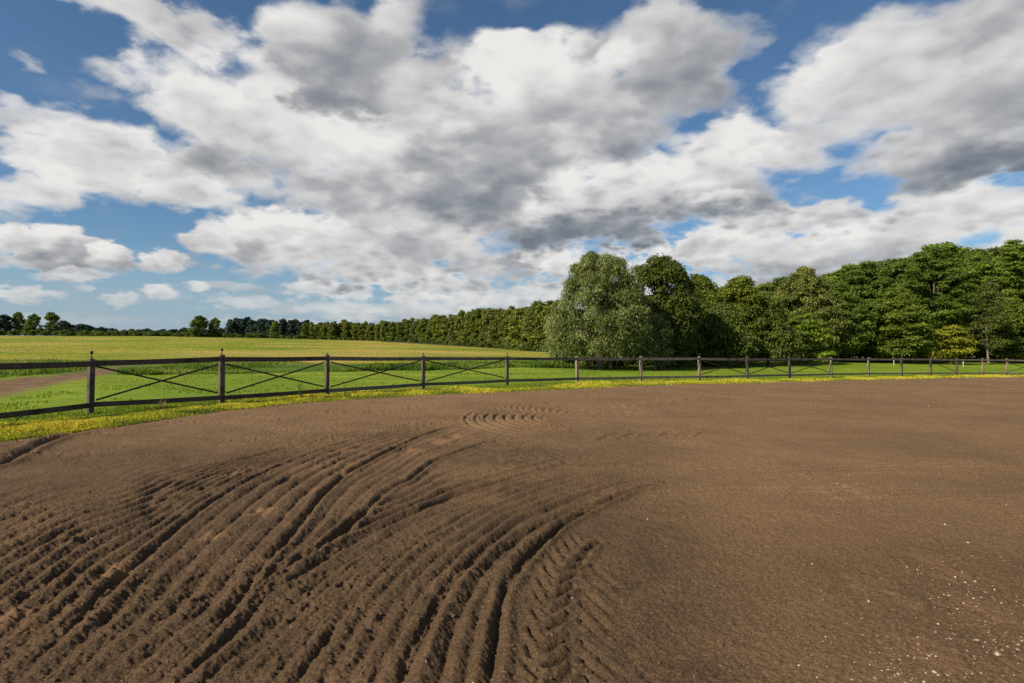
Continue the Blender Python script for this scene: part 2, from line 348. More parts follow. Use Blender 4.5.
mat_ground, N = new_mat('grassland')
P = wpos(N); sE = attr(N, 'edge'); sL = attr(N, 'lawn'); sT = attr(N, 'track'); sF = attr(N, 'forest')
nA = N.noise(P, 0.12, 5, 0.6).outputs[0]; nB = N.noise(P, 1.3, 5, 0.65).outputs[0]; nC = N.noise(P, 9.0, 4, 0.7).outputs[0]
Pst = N.v('MULTIPLY', P, (0.55, 1.15, 1.0)); nS = N.noise(Pst, 0.045, 6, 0.62).outputs[0]; nS2 = N.noise(Pst, 0.45, 5, 0.62).outputs[0]
lawn = N.ramp(nB, [(0.3, (0.110, 0.175, 0.011)), (0.5, (0.160, 0.235, 0.015)), (0.7, (0.220, 0.285, 0.021))])
lawn = N.mix(N.mapr(nS2, 0.40, 0.62, 0.0, 0.8), lawn, (0.27, 0.285, 0.028, 1))
lawn = N.mix(N.mapr(nA, 0.42, 0.55, 0.0, 0.7), lawn, (0.125, 0.19, 0.012, 1))
lawn = N.mix(N.mapr(nC, 0.3, 0.52, 0.7, 0.0), lawn, (0.055, 0.095, 0.010, 1))
field = N.ramp(nS, [(0.38, (0.14, 0.20, 0.016)), (0.47, (0.24, 0.26, 0.022)), (0.54, (0.36, 0.29, 0.040)), (0.62, (0.46, 0.30, 0.10))])
field = N.mix(N.mapr(nS2, 0.4, 0.7, 0.0, 0.6), field, (0.23, 0.235, 0.035, 1))
field = N.mix(N.mapr(nC, 0.3, 0.55, 0.3, 0.0), field, (0.12, 0.12, 0.025, 1))
rough_g = N.ramp(nS2, [(0.3, (0.045, 0.095, 0.012)), (0.55, (0.085, 0.15, 0.018)), (0.75, (0.15, 0.19, 0.03))])
jit = N.m('MULTIPLY', N.m('SUBTRACT', nB, 0.5), 1.6)
c = N.mix(N.mapr(N.m('ADD', sL, N.m('MULTIPLY', jit, 1.5)), -0.4, 0.4), rough_g, lawn)
fld = attr(N, 'field')
c = N.mix(N.mapr(N.m('ADD', fld, N.m('MULTIPLY', N.m('SUBTRACT', nS2, 0.5), 22.0)), -5.0, 7.0), c, field)
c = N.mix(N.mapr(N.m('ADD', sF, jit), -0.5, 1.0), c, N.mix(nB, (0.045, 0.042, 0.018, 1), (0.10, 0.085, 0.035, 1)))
verge = N.ramp(nC, [(0.3, (0.09, 0.14, 0.015)), (0.5, (0.21, 0.22, 0.022)), (0.68, (0.38, 0.28, 0.030))])
c = N.mix(N.mapr(N.m('ADD', sE, N.m('MULTIPLY', jit, 0.4)), -2.1, -1.7), c, verge)
dc = dirt_colour(N, P)
trk = N.mix(N.mapr(nB, 0.35, 0.65), (0.115, 0.066, 0.034, 1), (0.22, 0.135, 0.072, 1))
nT = N.noise(P, 0.5, 5, 0.7).outputs[0]
c = N.mix(N.mapr(N.m('ADD', N.m('SUBTRACT', sT, 0.35), N.m('MULTIPLY', N.m('SUBTRACT', nT, 0.5), 4.5)), -0.35, 0.55), c, trk)
c = N.mix(N.mapr(N.m('ADD', sE, N.m('MULTIPLY', N.m('SUBTRACT', nC, 0.5), 0.3)), -0.10, 0.02), c, dc)
finish(N, c, 0.95, N.m('ADD', N.m('MULTIPLY', nB, 1.0), N.m('MULTIPLY', nC, 0.5)), 0.6, 0.12, 0.08)

# ------------------------------------------------------------------ ground sheet, out to the horizon
def axis(lo, hi, a, n):
    t = np.linspace(math.asinh(lo/a), math.asinh(hi/a), n); return a*np.sinh(t)
LAWN_PX = np.array([-400, 133, 221, 300, 423, 507, 577, 640, 700, 740, 1024, 1400.])
LAWN_D = np.array([36, 37, 38, 42, 45, 49, 52, 54, 60, 84, 90, 84.])
TR_LO = np.array([(-14.5, 12), (-16.5, 18.4), (-20.6, 26), (-25.9, 36.8), (-32.8, 49), (-45, 70), (-60, 95)])
TR_HI = np.array([(-22, 12), (-24.5, 18), (-28.3, 29), (-30.3, 37.7), (-36.2, 51), (-48, 72), (-62, 97)])
def lawn_d(x, y): return np.interp(512 + F*x/np.maximum(y, 5), LAWN_PX, LAWN_D)
def track_s(x, y):
    lo = np.interp(y, TR_LO[:, 1], TR_LO[:, 0]); hi = np.interp(y, TR_HI[:, 1], TR_HI[:, 0])
    s = np.minimum(lo-x, x-hi)*0.8
    return np.where(y < 4, -3.0, s) - 3*sstep(55, 90, y)
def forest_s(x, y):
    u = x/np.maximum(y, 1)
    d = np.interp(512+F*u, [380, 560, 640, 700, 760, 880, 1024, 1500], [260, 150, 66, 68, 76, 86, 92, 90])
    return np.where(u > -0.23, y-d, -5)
def build_ground():
    xs = axis(-6000, 6000, 7.0, 620); ys = axis(-600, 9000, 9.0, 620)
    X, Y = np.meshgrid(xs, ys); s = edge_s(X, Y)
    Z = terrain(X, Y); Z = np.where(s > 0, z0f(np.clip(X, -60, 60)) - 0.12*sstep(0.0, 0.7, s), Z)
    tr = track_s(X, Y); Z = Z - 0.08*sstep(0, 1.2, tr)
    n, m = X.shape; I = np.arange(n*m).reshape(n, m)
    faces = np.stack([I[:-1, :-1], I[:-1, 1:], I[1:, 1:], I[1:, :-1]], -1).reshape(-1, 4)
    ld = lawn_d(X, Y)
    fieldv = np.where(X/np.maximum(Y, 1) < 0.25, Y - np.interp(512+F*X/np.maximum(Y, 5), [0, 133, 300, 560, 640], [48, 58, 70, 70, 80]), -30)
    fieldv = np.clip(fieldv, -30, 30)
    me = np_mesh('ground', np.stack([X, Y, Z], -1).reshape(-1, 3), faces, [mat_ground],
                 dict(edge=np.clip(s, -20, 20), lawn=np.clip(ld-Y, -20, 20), track=np.clip(tr, -10, 10), forest=np.clip(forest_s(X, Y), -10, 10), field=fieldv), True)
    tag(link(bpy.data.objects.new('ground', me)), kind='structure')
build_ground()

# ------------------------------------------------------------------ the harrowed riding arena
def G(px, py):
    Y = EYE*F/(py-HOR); X = (px-512)/F*Y
    for _ in range(3): Y = (EYE-float(z0f(X)))*F/(py-HOR); X = (px-512)/F*Y
    return X, Y
def spline(pts, n):
    """even resampling with a Catmull-Rom through picture points"""
    p = np.array(pts, float); k = len(p); out = []
    for i in range(k-1):
        a, b, c, d = p[max(i-1, 0)], p[i], p[i+1], p[min(i+2, k-1)]
        for t in np.linspace(0, 1, 12, endpoint=False):
            out.append(0.5*((2*b)+(-a+c)*t+(2*a-5*b+4*c-d)*t*t+(-a+3*b-3*c+d)*t**3))
    out.append(p[-1]); out = np.array(out)
    s = np.concatenate([[0], np.cumsum(np.hypot(*np.diff(out, axis=0).T))]); q = np.linspace(0, s[-1], n)
    return np.stack([np.interp(q, s, out[:, 0]), np.interp(q, s, out[:, 1])], -1)
def ground_path(pts, n=60):
    return spline([G(*p) for p in pts], n)
L1 = [(-60,600),(0,562),(40,540),(77,520),(140,502),(175,485),(230,466),(286,450),(353,434),(398,427),(455,417),(490,411)]
L5 = [(-10,725),(22,683),(50,655),(75,632),(112,592),(150,558),(180,530),(215,503),(260,477),(330,449),(400,431),(460,420),(492,414)]
L8 = [(110,725),(150,683),(180,657),(210,632),(240,608),(266,568),(285,546),(304,522),(327,492),(356,470),(410,443),(460,425),(495,416)]
L10 = [(250,615),(290,580),(325,550),(356,524),(387,492),(410,479),(432,463),(459,453),(486,443),(510,434)]
M1 = [(120,725),(160,688),(205,648),(235,615),(256,590),(280,578),(318,556),(354,534),(392,517),(430,500),(455,488),(483,480),(518,471),(562,459),(600,452)]
M3 = [(160,735),(200,695),(230,665),(259,646),(297,608),(333,577),(373,551),(407,530),(460,506),(500,492),(540,480),(590,466)]
M4 = [(270,735),(306,673),(325,649),(344,618),(392,568),(426,541),(445,530),(474,512),(489,506),(524,491),(562,480),(610,470),(640,464)]
M5 = [(385,735),(403,683),(414,656),(430,622),(445,594),(459,577),(476,560),(503,536),(525,520),(549,511),(591,494),(635,483),(680,475)]
M6 = [(425,735),(440,683),(446,660),(456,628),(470,598),(489,571),(511,549),(541,526),(577,512),(620,497),(660,485),(700,478)]
M7 = [(480,740),(490,683),(496,645),(500,615),(508,587),(527,560),(549,538),(571,522),(604,505),(640,492),(690,480)]
fur = []   # (path, depth m, half width m)
def fam(a, b, ts, dep, w):
    A, B = ground_path(a), ground_path(b)
    for t, dd in zip(ts, dep): fur.append((A*(1-t)+B*t, dd, w))
fam(L1, L5, (0, .14, .28, .42, .56, .7, .85, 1.0), (.045, .04, .04, .035, .04, .035, .03, .055), .075)
fam(L5, L8, (.2, .4, .6, .8, 1.0), (.03, .035, .03, .03, .062), .075)
fam(L8, L10, (.33, .66, 1.0), (.025, .025, .052), .075)
fam(L10, M1, (.25, .5, .75, 1.0), (.015, .026, .028, .058), .075)
fam(M1, M3, (.45, 1.0), (.055, .045), .08)
fam(M3, M4, (.25, .5, .75, 1.0), (.03, .025, .03, .045), .075)
fam(M4, M5, (.25, .5, .75, 1.0), (.02, .025, .03, .055), .075)
fam(M5, M6, (1.0,), (.055,), .075); fam(M6, M7, (.5, 1.0), (.015, .085), .070)
for k, t in enumerate((-.18, -.36, -.56, -.8, -1.05)):           # fading furrows outside the first
    A, B = ground_path(L1), ground_path(L5); fur.append((A*(1-t)+B*t, .032*(1-.15*k), .085))
fur.append((ground_path([(-80,505),(-20,473),(0,466),(32,450),(62,438),(110,429),(170,424)]), .085, .17))
for r_, dep in zip(np.linspace(1.15, 2.9, 9), (.035, .05, .055, .06, .06, .06, .06, .055, .05)):      # the turn where the harrow swung round
    a = np.linspace(R(62), R(250), 60); c = (1.85, 13.0); fur.append((np.stack([c[0]+r_*1.0*np.cos(a), c[1]+r_*1.22*np.sin(a)], -1), dep, .08))
for k in range(10):                                              # faint passes over the right hand half
    y0 = (404, 412, 436, 444, 463, 469, 476, 491, 499, 398)[k]; x0 = (600, 560, 590, 600, 640, 650, 700, 640, 820, 640)[k]; x1 = (880, 860, 900, 760, 1060, 1100, 1100, 1000, 1120, 1000)[k]
    fur.append((ground_path([(x0, y0+4), (x0*.6+x1*.4, y0-1), (x1, y0+1)]), .034, .09))
for k in range(6):
    fur.append((ground_path([(598+k*19, 441-k*.6), (618+k*19, 434-k*.5), (648+k*21, 431-k*.3)]), .028, .08))
for k in range(11):                                              # tyre lugs beside the deep furrow
    y = (672, 657, 639, 619, 603, 589, 575, 564, 556, 549, 543)[k]; x = (575, 574, 573, 573, 574, 576, 580, 585, 590, 596, 602)[k]; w_ = (y-HOR)/300
    fur.append((ground_path([(x, y), (x-14*w_, y+7*w_), (x-29*w_, y+15*w_)], 14), .062, .038))
    fur.append((ground_path([(x-31*w_, y+9*w_), (x-42*w_, y-1*w_), (x-46*w_, y-12*w_)], 14), .034, .028))
    if k < 8: fur.append((ground_path([(x+3, y+1), (x+26*w_, y+21*w_), (x+55*w_, y+44*w_)], 20), .022, .030))
fur.append((ground_path([(572,585),(600,625),(640,672),(690,725)], 30), .014, .035))
DRY = [(118,574,15),(213,540,13),(266,513,12),(320,492,10),(353,475,12),(417,452,13),(447,443,14),(466,438,14),(345,452,9),(8,625,22),(700,444,15),(765,461,16),(868,586,20),
       (930,565,26),(922,655,26),(905,604,12),(865,494,14),(850,489,14),(140,505,8),(240,476,9),(985,610,20)]
def build_arena():
    us = np.linspace(-1.42, 1.42, 1500)
    yy = np.concatenate([np.linspace(735/1.0, 30, 980), np.linspace(29.5, 13.5, 46)])      # rows evenly spaced as the eye sees them
    Ys = EYE*F/yy
    U, Y = np.meshgrid(us, Ys); X = U*Y; H = np.zeros_like(X, dtype=np.float32)
    # ridge-and-trench profile of every furrow
    wob = 0.045*fbm(X/0.7, Y/0.7, 5, 3, .6).astype(np.float32)
    for k, (p, dep, w) in enumerate(fur):
        w = w*0.74 if w > .05 else w
        D = {}
        fieldmin = None
        x0, x1 = p[:, 0].min()-4*w, p[:, 0].max()+4*w; y0, y1 = p[:, 1].min()-4*w, p[:, 1].max()+4*w
        r = np.where((Ys >= y0) & (Ys <= y1))[0]
        if len(r) == 0: continue
        ra, rb = r[0], r[-1]+1; sub = np.full((rb-ra, len(us)), 9.0, np.float32); along = np.zeros_like(sub)
        for i in range(len(p)-1):
            a, b = p[i], p[i+1]; lo, hi = min(a[1], b[1])-3*w, max(a[1], b[1])+3*w
            rr = np.where((Ys[ra:rb] >= lo) & (Ys[ra:rb] <= hi))[0]
            if len(rr) == 0: continue
            q0, q1 = rr[0], rr[-1]+1; ylo = max(min(Ys[ra+q1-1], Ys[ra+q0]), 0.5); yhi = max(Ys[ra+q1-1], Ys[ra+q0])
            xl, xh = min(a[0], b[0])-3*w, max(a[0], b[0])+3*w
            ul = min(xl/ylo, xl/yhi); uh = max(xh/ylo, xh/yhi); c0, c1 = np.searchsorted(us, (ul, uh))
            if c1 <= c0: continue
            xx = X[ra+q0:ra+q1, c0:c1]; yv = Y[ra+q0:ra+q1, c0:c1]; d = b-a; L = d@d + 1e-9
            t = np.clip(((xx-a[0])*d[0]+(yv-a[1])*d[1])/L, 0, 1)
            dd = np.hypot(xx-a[0]-t*d[0], yv-a[1]-t*d[1])
            s_ = sub[q0:q1, c0:c1]; better = dd < s_; s_[better] = dd[better]
            al = along[q0:q1, c0:c1]; al[better] = ((i+t)/(len(p)-1))[better]
        m = sub < 3*w
        if not m.any(): continue
        dd = sub[m] + wob[ra:rb][m]*min(1, w/0.08); al = along[m]; xx = X[ra:rb][m]; yv = Y[ra:rb][m]
        fade = np.clip(np.minimum(al*12, (1-al)*4.0), 0, 1)**.8
        var = np.clip(0.95 + 0.95*fbm(xx/0.18+k*7, yv/0.18, 4, 11+k), 0.3, 1.6)
        trench = -np.exp(-(np.abs(dd)/(w*0.40))**2.0)*var; ridge = 0.62*np.exp(-((np.abs(dd)-w*1.35)/(w*0.6))**2)
        v = (0.50*dep*fade*(1.0+0.8*sstep(3.8, 10, yv))*(trench+ridge)).astype(np.float32); h = H[ra:rb]; h[m] += v
    H = np.clip(H, -0.12, 0.07)
    s = edge_s(X, Y)
    left = sstep(1.2, -0.6, X - 0.22*Y)                        # the harrowed side is lumpier
    lump = fbm(X/0.55, Y/0.55, 3, 21)*0.014 + fbm(X/0.12, Y/0.12, 3, 31)*0.010*(0.35+0.65*left)
    cl = fbm(X/0.055, Y/0.055, 2, 41); pt = np.clip(0.5+1.6*fbm(X/0.9, Y/0.9, 3, 43), 0, 1.5); clods = np.clip(cl-0.24, 0, 1)*0.042*(0.45+.8*left)*pt - np.clip(-cl-0.26, 0, 1)*0.070*(0.45+.7*left)*pt**1.5
    gx_, gy_ = G(575, 605); calm = np.exp(-((X-gx_)/0.55)**2-((Y-gy_)/1.3)**2); clods = clods*(1-.8*calm); lump = lump*(1-.6*calm)
    fine_ = fbm(X/0.020, Y/0.020, 2, 51)*0.012*sstep(9, 4, Y)
    H = H + lump + clods + fine_ + 0.03*fbm(X/3.5, Y/3.5, 2, 61)
    dry = np.zeros_like(H)
    for (px, py, rr) in DRY:
        gx, gy = G(px, py); rad = rr/F*gy
        d = np.hypot(X-gx, (Y-gy)*0.75)/rad + 1.2*fbm(X/0.11, Y/0.11, 3, int(px)); inside = sstep(1.15, 0.6, d)
        dry = np.maximum(dry, inside*(0.75 if px < 500 else 0.30)); H = H + 0.012*inside - 0.055*np.exp(-((np.hypot(X-gx+rad*0.9, (Y-gy)*0.75))/(rad*0.42))**2)*(px < 500)
    dry = np.maximum(dry, 0.40*sstep(0.05, 0.6, fbm(X/2.2, Y/1.2, 5, 77, .6)))
    moist = np.clip(0.95*left*sstep(15, 5, Y)+0.5*sstep(6, 2.6, Y)+0.5*fbm(X/0.8, Y/0.8, 3, 81), 0, 1)
    jag = 0.34*fbm(X/0.45, Y/0.45, 4, 71) + 0.25*fbm(X/3, Y/3, 2, 72)
    Z = z0f(X) + 0.02 + H*sstep(0.0, 0.35, s) - 0.022*sstep(0.4, -0.05, s)
    keep = (s + jag > 0.02)
    n, m = X.shape; I = np.arange(n*m, dtype=np.int32).reshape(n, m)
    fk = keep[:-1, :-1] & keep[1:, :-1] & keep[:-1, 1:] & keep[1:, 1:]
    faces = np.stack([I[:-1, :-1], I[:-1, 1:], I[1:, 1:], I[1:, :-1]], -1)[fk]
    used = np.zeros(n*m, bool); used[faces.ravel()] = True; remap = np.cumsum(used)-1
    V = np.stack([X, Y, Z], -1).reshape(-1, 3)[used]
    me = np_mesh('riding_arena', V, remap[faces], [mat_dirt], dict(dry=dry.ravel()[used], moist=moist.ravel()[used]), True)
    tag(link(bpy.data.objects.new('riding_arena', me)), kind='structure')
    return us, Ys, Z
AR_U, AR_Y, AR_Z = build_arena()
def arena_z(x, y):
    u = x/y; i = np.clip(np.searchsorted(-AR_Y*-1.0, y), 1, len(AR_Y)-1) if False else None
    j = np.clip(np.searchsorted(AR_U, u), 0, len(AR_U)-1); k = np.clip(np.searchsorted(AR_Y, y), 0, len(AR_Y)-1)
    return AR_Z[k, j]

# ------------------------------------------------------------------ the fence
def wood(name, a, b, dark):
    m, N = new_mat(name); tc = N.node('ShaderNodeTexCoord').outputs['Object']; P = wpos(N)
    g = N.noise(N.v('MULTIPLY', P, (6, 6, 22)), 2.0, 5, 0.65).outputs[0]; b_ = N.noise(P, 2.2, 3, 0.6).outputs[0]
    c = N.mix(N.mapr(g, 0.3, 0.7), a, b); c = N.mix(N.mapr(b_, 0.5, 0.68, 0, 0.7), c, dark)
    finish(N, c, 0.85, g, 0.5, 0.004, 0.15); return m
M_RAIL = wood('weathered_dark_board', (0.055, 0.039, 0.029, 1), (0.125, 0.092, 0.072, 1), (0.020, 0.014, 0.011, 1))
M_RAILG = wood('weathered_grey_board', (0.11, 0.084, 0.066, 1), (0.22, 0.178, 0.145, 1), (0.035, 0.027, 0.022, 1))
M_POSTD = wood('dark_post_wood', (0.075, 0.053, 0.040, 1), (0.17, 0.128, 0.102, 1), (0.030, 0.021, 0.017, 1))
M_POSTT = wood('bleached_post_wood', (0.21, 0.145, 0.095, 1), (0.33, 0.24, 0.165, 1), (0.12, 0.082, 0.055, 1))
M_BRACE = wood('brace_wood', (0.040, 0.031, 0.026, 1), (0.075, 0.058, 0.048, 1), (0.028, 0.021, 0.018, 1))
m_, N = new_mat('black_iron'); finish(N, (0.025, 0.022, 0.022, 1), 0.5); M_IRON = m_
FX = [91, 222, 327, 423, 507, 577, 640.6, 699, 746.9, 789.5, 831, 868.5, 901.5, 930.4, 956.2, 982.4, 1006.5]
FD = [14.0, 16.3, 19.2, 22.6, 25.6, 28.2, 30.4, 32.3, 34.3, 36.9, 39.4, 42.0, 43.9, 45.7, 47.1, 48.3, 49.2]
FT = [361, 356.5, 356.3, 357, 357, 357.5, 357.5, 357.5, 358, 358, 358, 358.5, 358.5, 358.5, 359, 359, 359.3]
posts = [((x-512)/F*d, d, EYE-(t-HOR)*d/F) for x, d, t in zip(FX, FD, FT)]
posts = [(-11.3, 2.4, 1.30), (-11.25, 6.3, 1.31), (-10.95, 10.2, 1.33)] + posts + [(46.0, 49.7, .80), (49.5, 50.0, .77), (53.0, 50.0, .74)]
TAN = {8, 9, 10, 13, 14, 18, 19}; FIN = {3: .22, 4: .20, 5: .07, 6: .12, 7: .17, 10: .17, 12: .17, 2: .2, 1: .2}
XB = {3, 4, 5, 6, 10, 11, 12, 19, 20}          # panel i runs from post i to post i+1
def build_fence():
    rnd = random.Random(3)
    P = []
    for (x, y, zt) in posts: P.append(np.array([x, y, float(z0f(x))]))
    zt = [p[2] for p in posts]
    root = empty('paddock_fence', tuple(P[3])); rt = P[3].copy()
    tag(root, 'long curved two-rail wooden fence with thin crossed braces around the bare soil arena', 'fence')
    for i, p in enumerate(P):
        a, b = P[max(i-1, 0)], P[min(i+1, len(P)-1)]; t = (b-a); t[2] = 0; t /= np.linalg.norm(t); n = np.array([t[1], -t[0], 0])
        h = zt[i]-p[2]+0.035; mb = MB(); w = 0.062+rnd.uniform(-.004, .006)
        lean = t*rnd.uniform(-.012, .012)+n*rnd.uniform(-.012, .012)
        z = np.array([0, 0, 1.0]); ax = z+lean
        c = p-rt; mb.box(c+ax*(h-0.3)/2, t*w, n*w*0.9, ax*(h+0.3)/2)
        # chamfered cap
        top = c+ax*h; s0 = len(mb.v)
        for (q, r_) in ((w, 0.0), (w*.7, 0.018)):
            for sx, sy in ((-1, -1), (1, -1), (1, 1), (-1, 1)): mb.v.append(top+t*q*sx+n*q*.9*sy+ax*(r_+0.001))
        for k in range(4): mb.f.append((s0+k, s0+(k+1) % 4, s0+4+(k+1) % 4, s0+4+k))
        mb.f.append((s0+4, s0+5, s0+6, s0+7))
        po = mb.build('post', M_POSTT if i in TAN else M_POSTD, root)
        if i in TAN: po['label'] = 'bleached tan fence post'
        if i in FIN:
            f = MB(); q = FIN[i]; f.tube([top+(0, 0, 0.01), top+(0, 0, q*.62)], [.014, .014], 8)
            f.tube([top+(0, 0, q*.60), top+(0, 0, q*.68), top+(0, 0, q*.84), top+(0, 0, q*.96), top+(0, 0, q)], [.016, .034, .040, .026, .006], 10)
            f.tube([top+(0, 0, 0.012), top+(0, 0, 0.03)], [.034, .030], 8)
            f.build('finial', M_IRON, po, True)
    for i in range(len(P)-1):
        a, b = P[i].copy(), P[i+1].copy(); a[2] = zt[i]; b[2] = zt[i+1]; t = b-a; L = np.linalg.norm(t); t /= L
        n = np.array([t[1], -t[0], 0]); n /= np.linalg.norm(n); up = np.cross(t, -n); up /= np.linalg.norm(up)
        if up[2] < 0: up = -up
        for (dz, hh, nm) in ((-0.070, 0.068, 0), (None, 0.062, 1)):
            if dz is None: A, B = P[i]+(0, 0, .225), P[i+1]+(0, 0, .225)
            else: A, B = a+(0, 0, dz), b+(0, 0, dz)
            off = n*(0.062+0.019) ; j = rnd.uniform(-.012, .012); A = A+(0, 0, j)
            mb = MB(); T = (B-A); segs = 6; sag = rnd.uniform(0, .02)
            pts = [A+T*s/segs-np.array([0, 0, sag*math.sin(math.pi*s/segs)])+off-rt for s in range(segs+1)]
            s0 = len(mb.v)
            for k, q in enumerate(pts):
                e = 0.004 if k == 0 else (-0.004 if k == segs else 0)
                for sx, sy in ((-1, -1), (1, -1), (1, 1), (-1, 1)): mb.v.append(q+t*e+n*0.018*sx+up*hh*sy)
            for k in range(segs):
                for c in range(4): mb.f.append((s0+k*4+c, s0+k*4+(c+1) % 4, s0+(k+1)*4+(c+1) % 4, s0+(k+1)*4+c))
            mb.f.append((s0+3, s0+2, s0+1, s0)); e = s0+segs*4; mb.f.append((e, e+1, e+2, e+3))
            mb.build('rail', M_RAILG if i > 4 else M_RAIL, root)
        if i in XB or i == 16:
            ends = [((0.035, 1.17), (0.965, .36)), ((0.035, .34), (0.965, 1.17))]
            if i == 16: ends = ends[:1]
            for q, ((s0_, h0), (s1_, h1)) in enumerate(ends):
                A = P[i]*(1-s0_)+P[i+1]*s0_+(0, 0, h0); B = P[i]*(1-s1_)+P[i+1]*s1_+(0, 0, h1)
                T = (B-A); L2 = np.linalg.norm(T); T /= L2; nn = np.cross(T, n); mb = MB()
                mb.box((A+B)/2+n*(-0.0+0.032*q)-n*0.01-rt, T*L2/2, n*0.011, nn*0.022); mb.build('brace', M_BRACE, root)
build_fence()

# ------------------------------------------------------------------ grass: blades as thin bent triangles
rng = np.random.default_rng(11)
def grass_mat(name, stops, trans=0.35):
    m, N = new_mat(name); r = attr(N, 'tint')
    finish(N, N.ramp(r, stops), 0.7, spec=0.2, trans=trans); return m
def blades(name, X, Y, Z, h, w, mat, kind='stuff', tint=None, flower=None):
    n = len(X); a = rng.uniform(0, 2*math.pi, n); lean = rng.uniform(.1, .7, n)*h; b = rng.uniform(0, 2*math.pi, n)
    dx, dy = np.cos(a)*w/2, np.sin(a)*w/2; lx, ly = np.cos(b)*lean, np.sin(b)*lean
    V = np.empty((n, 4, 3))
    V[:, 0] = np.stack([X-dx, Y-dy, Z-.01], -1); V[:, 1] = np.stack([X+dx, Y+dy, Z-.01], -1)
    V[:, 2] = np.stack([X+dx*.7+lx*.35, Y+dy*.7+ly*.35, Z+h*.6], -1); V[:, 3] = np.stack([X+lx, Y+ly, Z+h], -1)
    Fc = np.arange(n*4).reshape(n, 4); t = rng.uniform(0, 1, n) if tint is None else tint
    me = np_mesh(name, V.reshape(-1, 3), Fc, [mat], dict(tint=np.repeat(t, 4)))
    return link(bpy.data.objects.new(name, me))
def scatter_edge(n, s0, s1, umin=-1.5, umax=1.0, dmax=60):
    """points in a band along the rim of the arena (outside distances s0..s1)"""
    X = []; Y = []
    k = 0
    while k < n:
        u = rng.uniform(umin, umax, n*3); d = np.interp(u, EDGE_U, EDGE_D); y = d + rng.uniform(-0.4, 7.0 if s1 < 3 else 16.0, n*3); x = u*y
        # keep even density on the ground
        s = -edge_s(x, y); ok = (s > s0) & (s < s1) & (rng.uniform(0, 1, n*3) < np.clip(9.0/y, 0, 1)) & (y > 1)
        X.append(x[ok]); Y.append(y[ok]); k += ok.sum()
    return np.concatenate(X)[:n], np.concatenate(Y)[:n]
M_VERGE = grass_mat('verge_blades', [(0.0, (0.08, 0.13, 0.012)), (0.3, (0.16, 0.20, 0.018)), (0.52, (0.33, 0.32, 0.025)), (0.78, (0.58, 0.54, 0.035)), (1.0, (0.60, 0.47, 0.05))])
x, y = scatter_edge(200000, -0.30, 2.1)
q_ = (-edge_s(x, y) > -.02) | (fbm(x/.5, y/.5, 3, 73) > .22); x, y = x[q_], y[q_]
patch = fbm(x/1.1, y/1.1, 3, 91); mid = 1-np.abs(-edge_s(x, y)-0.9)/1.1
t = np.clip(0.46+0.8*patch+0.30*mid+rng.normal(0, .17, len(x)), 0, 1)
hh = rng.uniform(.04, .12, len(x))*(1+1.2*np.clip(patch, -.3, .5))*(0.45+0.55*sstep(0, .5, -edge_s(x, y)))
tag(blades('verge_grass', x, y, terrain(x, y), hh, .016+.0016*y, M_VERGE, tint=t), kind='stuff')
M_LAWN = grass_mat('lawn_blades', [(0.0, (0.12, 0.18, 0.014)), (0.5, (0.20, 0.27, 0.020)), (1.0, (0.32, 0.35, 0.04))], .5)
x, y = scatter_edge(70000, 1.9, 5.0, -1.5, 0.9)
q_ = rng.uniform(0, 1, len(x)) < 1.25-(-edge_s(x, y)-1.9)/2.6; x, y = x[q_], y[q_]
tag(blades('lawn_grass', x, y, terrain(x, y), rng.uniform(.02, .06, len(x)), .02+.0008*y, M_LAWN, tint=np.clip(.5+.9*fbm(x/2.2, y/2.2, 4, 44)+rng.normal(0, .15, len(x)), 0, 1)), kind='stuff')
# the taller uncut bank behind the lawn
M_BANK = grass_mat('uncut_blades', [(0.0, (0.055, 0.11, 0.012)), (0.45, (0.115, 0.20, 0.018)), (0.8, (0.21, 0.28, 0.028)), (1.0, (0.34, 0.33, 0.08))], .45)
n = 110000; u = rng.uniform(-1.1, 0.50, n); px = 512+F*u
y = np.interp(px, LAWN_PX, LAWN_D)+rng.uniform(0, 1, n)**1.5*24-.5+1.5*fbm(u*20, u*0, 3, 8); x = u*y
ok = (track_s(x, y) < -0.3) & (rng.uniform(0, 1, n) < np.clip(1.2-(y-40)/60, .2, 1)); x, y = x[ok], y[ok]
pat = fbm(x/3, y/5, 3, 95)
tag(blades('uncut_grass', x, y, terrain(x, y), rng.uniform(.10, .46, len(x))*np.clip(.75+2.4*fbm(x/5, y/9, 3, 96), .12, 1.5), .05, M_BANK, tint=np.clip(.42+.4*sstep(0, 18, y-lawn_d(x, y))+.9*pat+rng.normal(0, .2, len(x)), 0, 1)), kind='stuff')
n = 60000; u = rng.uniform(-1.1, 0.9, n); y = 14*np.exp(rng.uniform(0, 1, n)*math.log(52/14)); x = u*y
ok = (edge_s(x, y) < -2.2) & (y < lawn_d(x, y)) & (track_s(x, y) < -.2) & (fbm(x/1.8, y/1.8, 3, 66) > .02); x, y = x[ok], y[ok]
tag(blades('lawn_tufts', x, y, terrain(x, y), rng.uniform(.03, .09, len(x)), .02+.001*y, M_LAWN, tint=np.clip(.7+.8*fbm(x/4, y/4, 3, 67)+rng.normal(0, .2, len(x)), .35, 1)), kind='stuff')
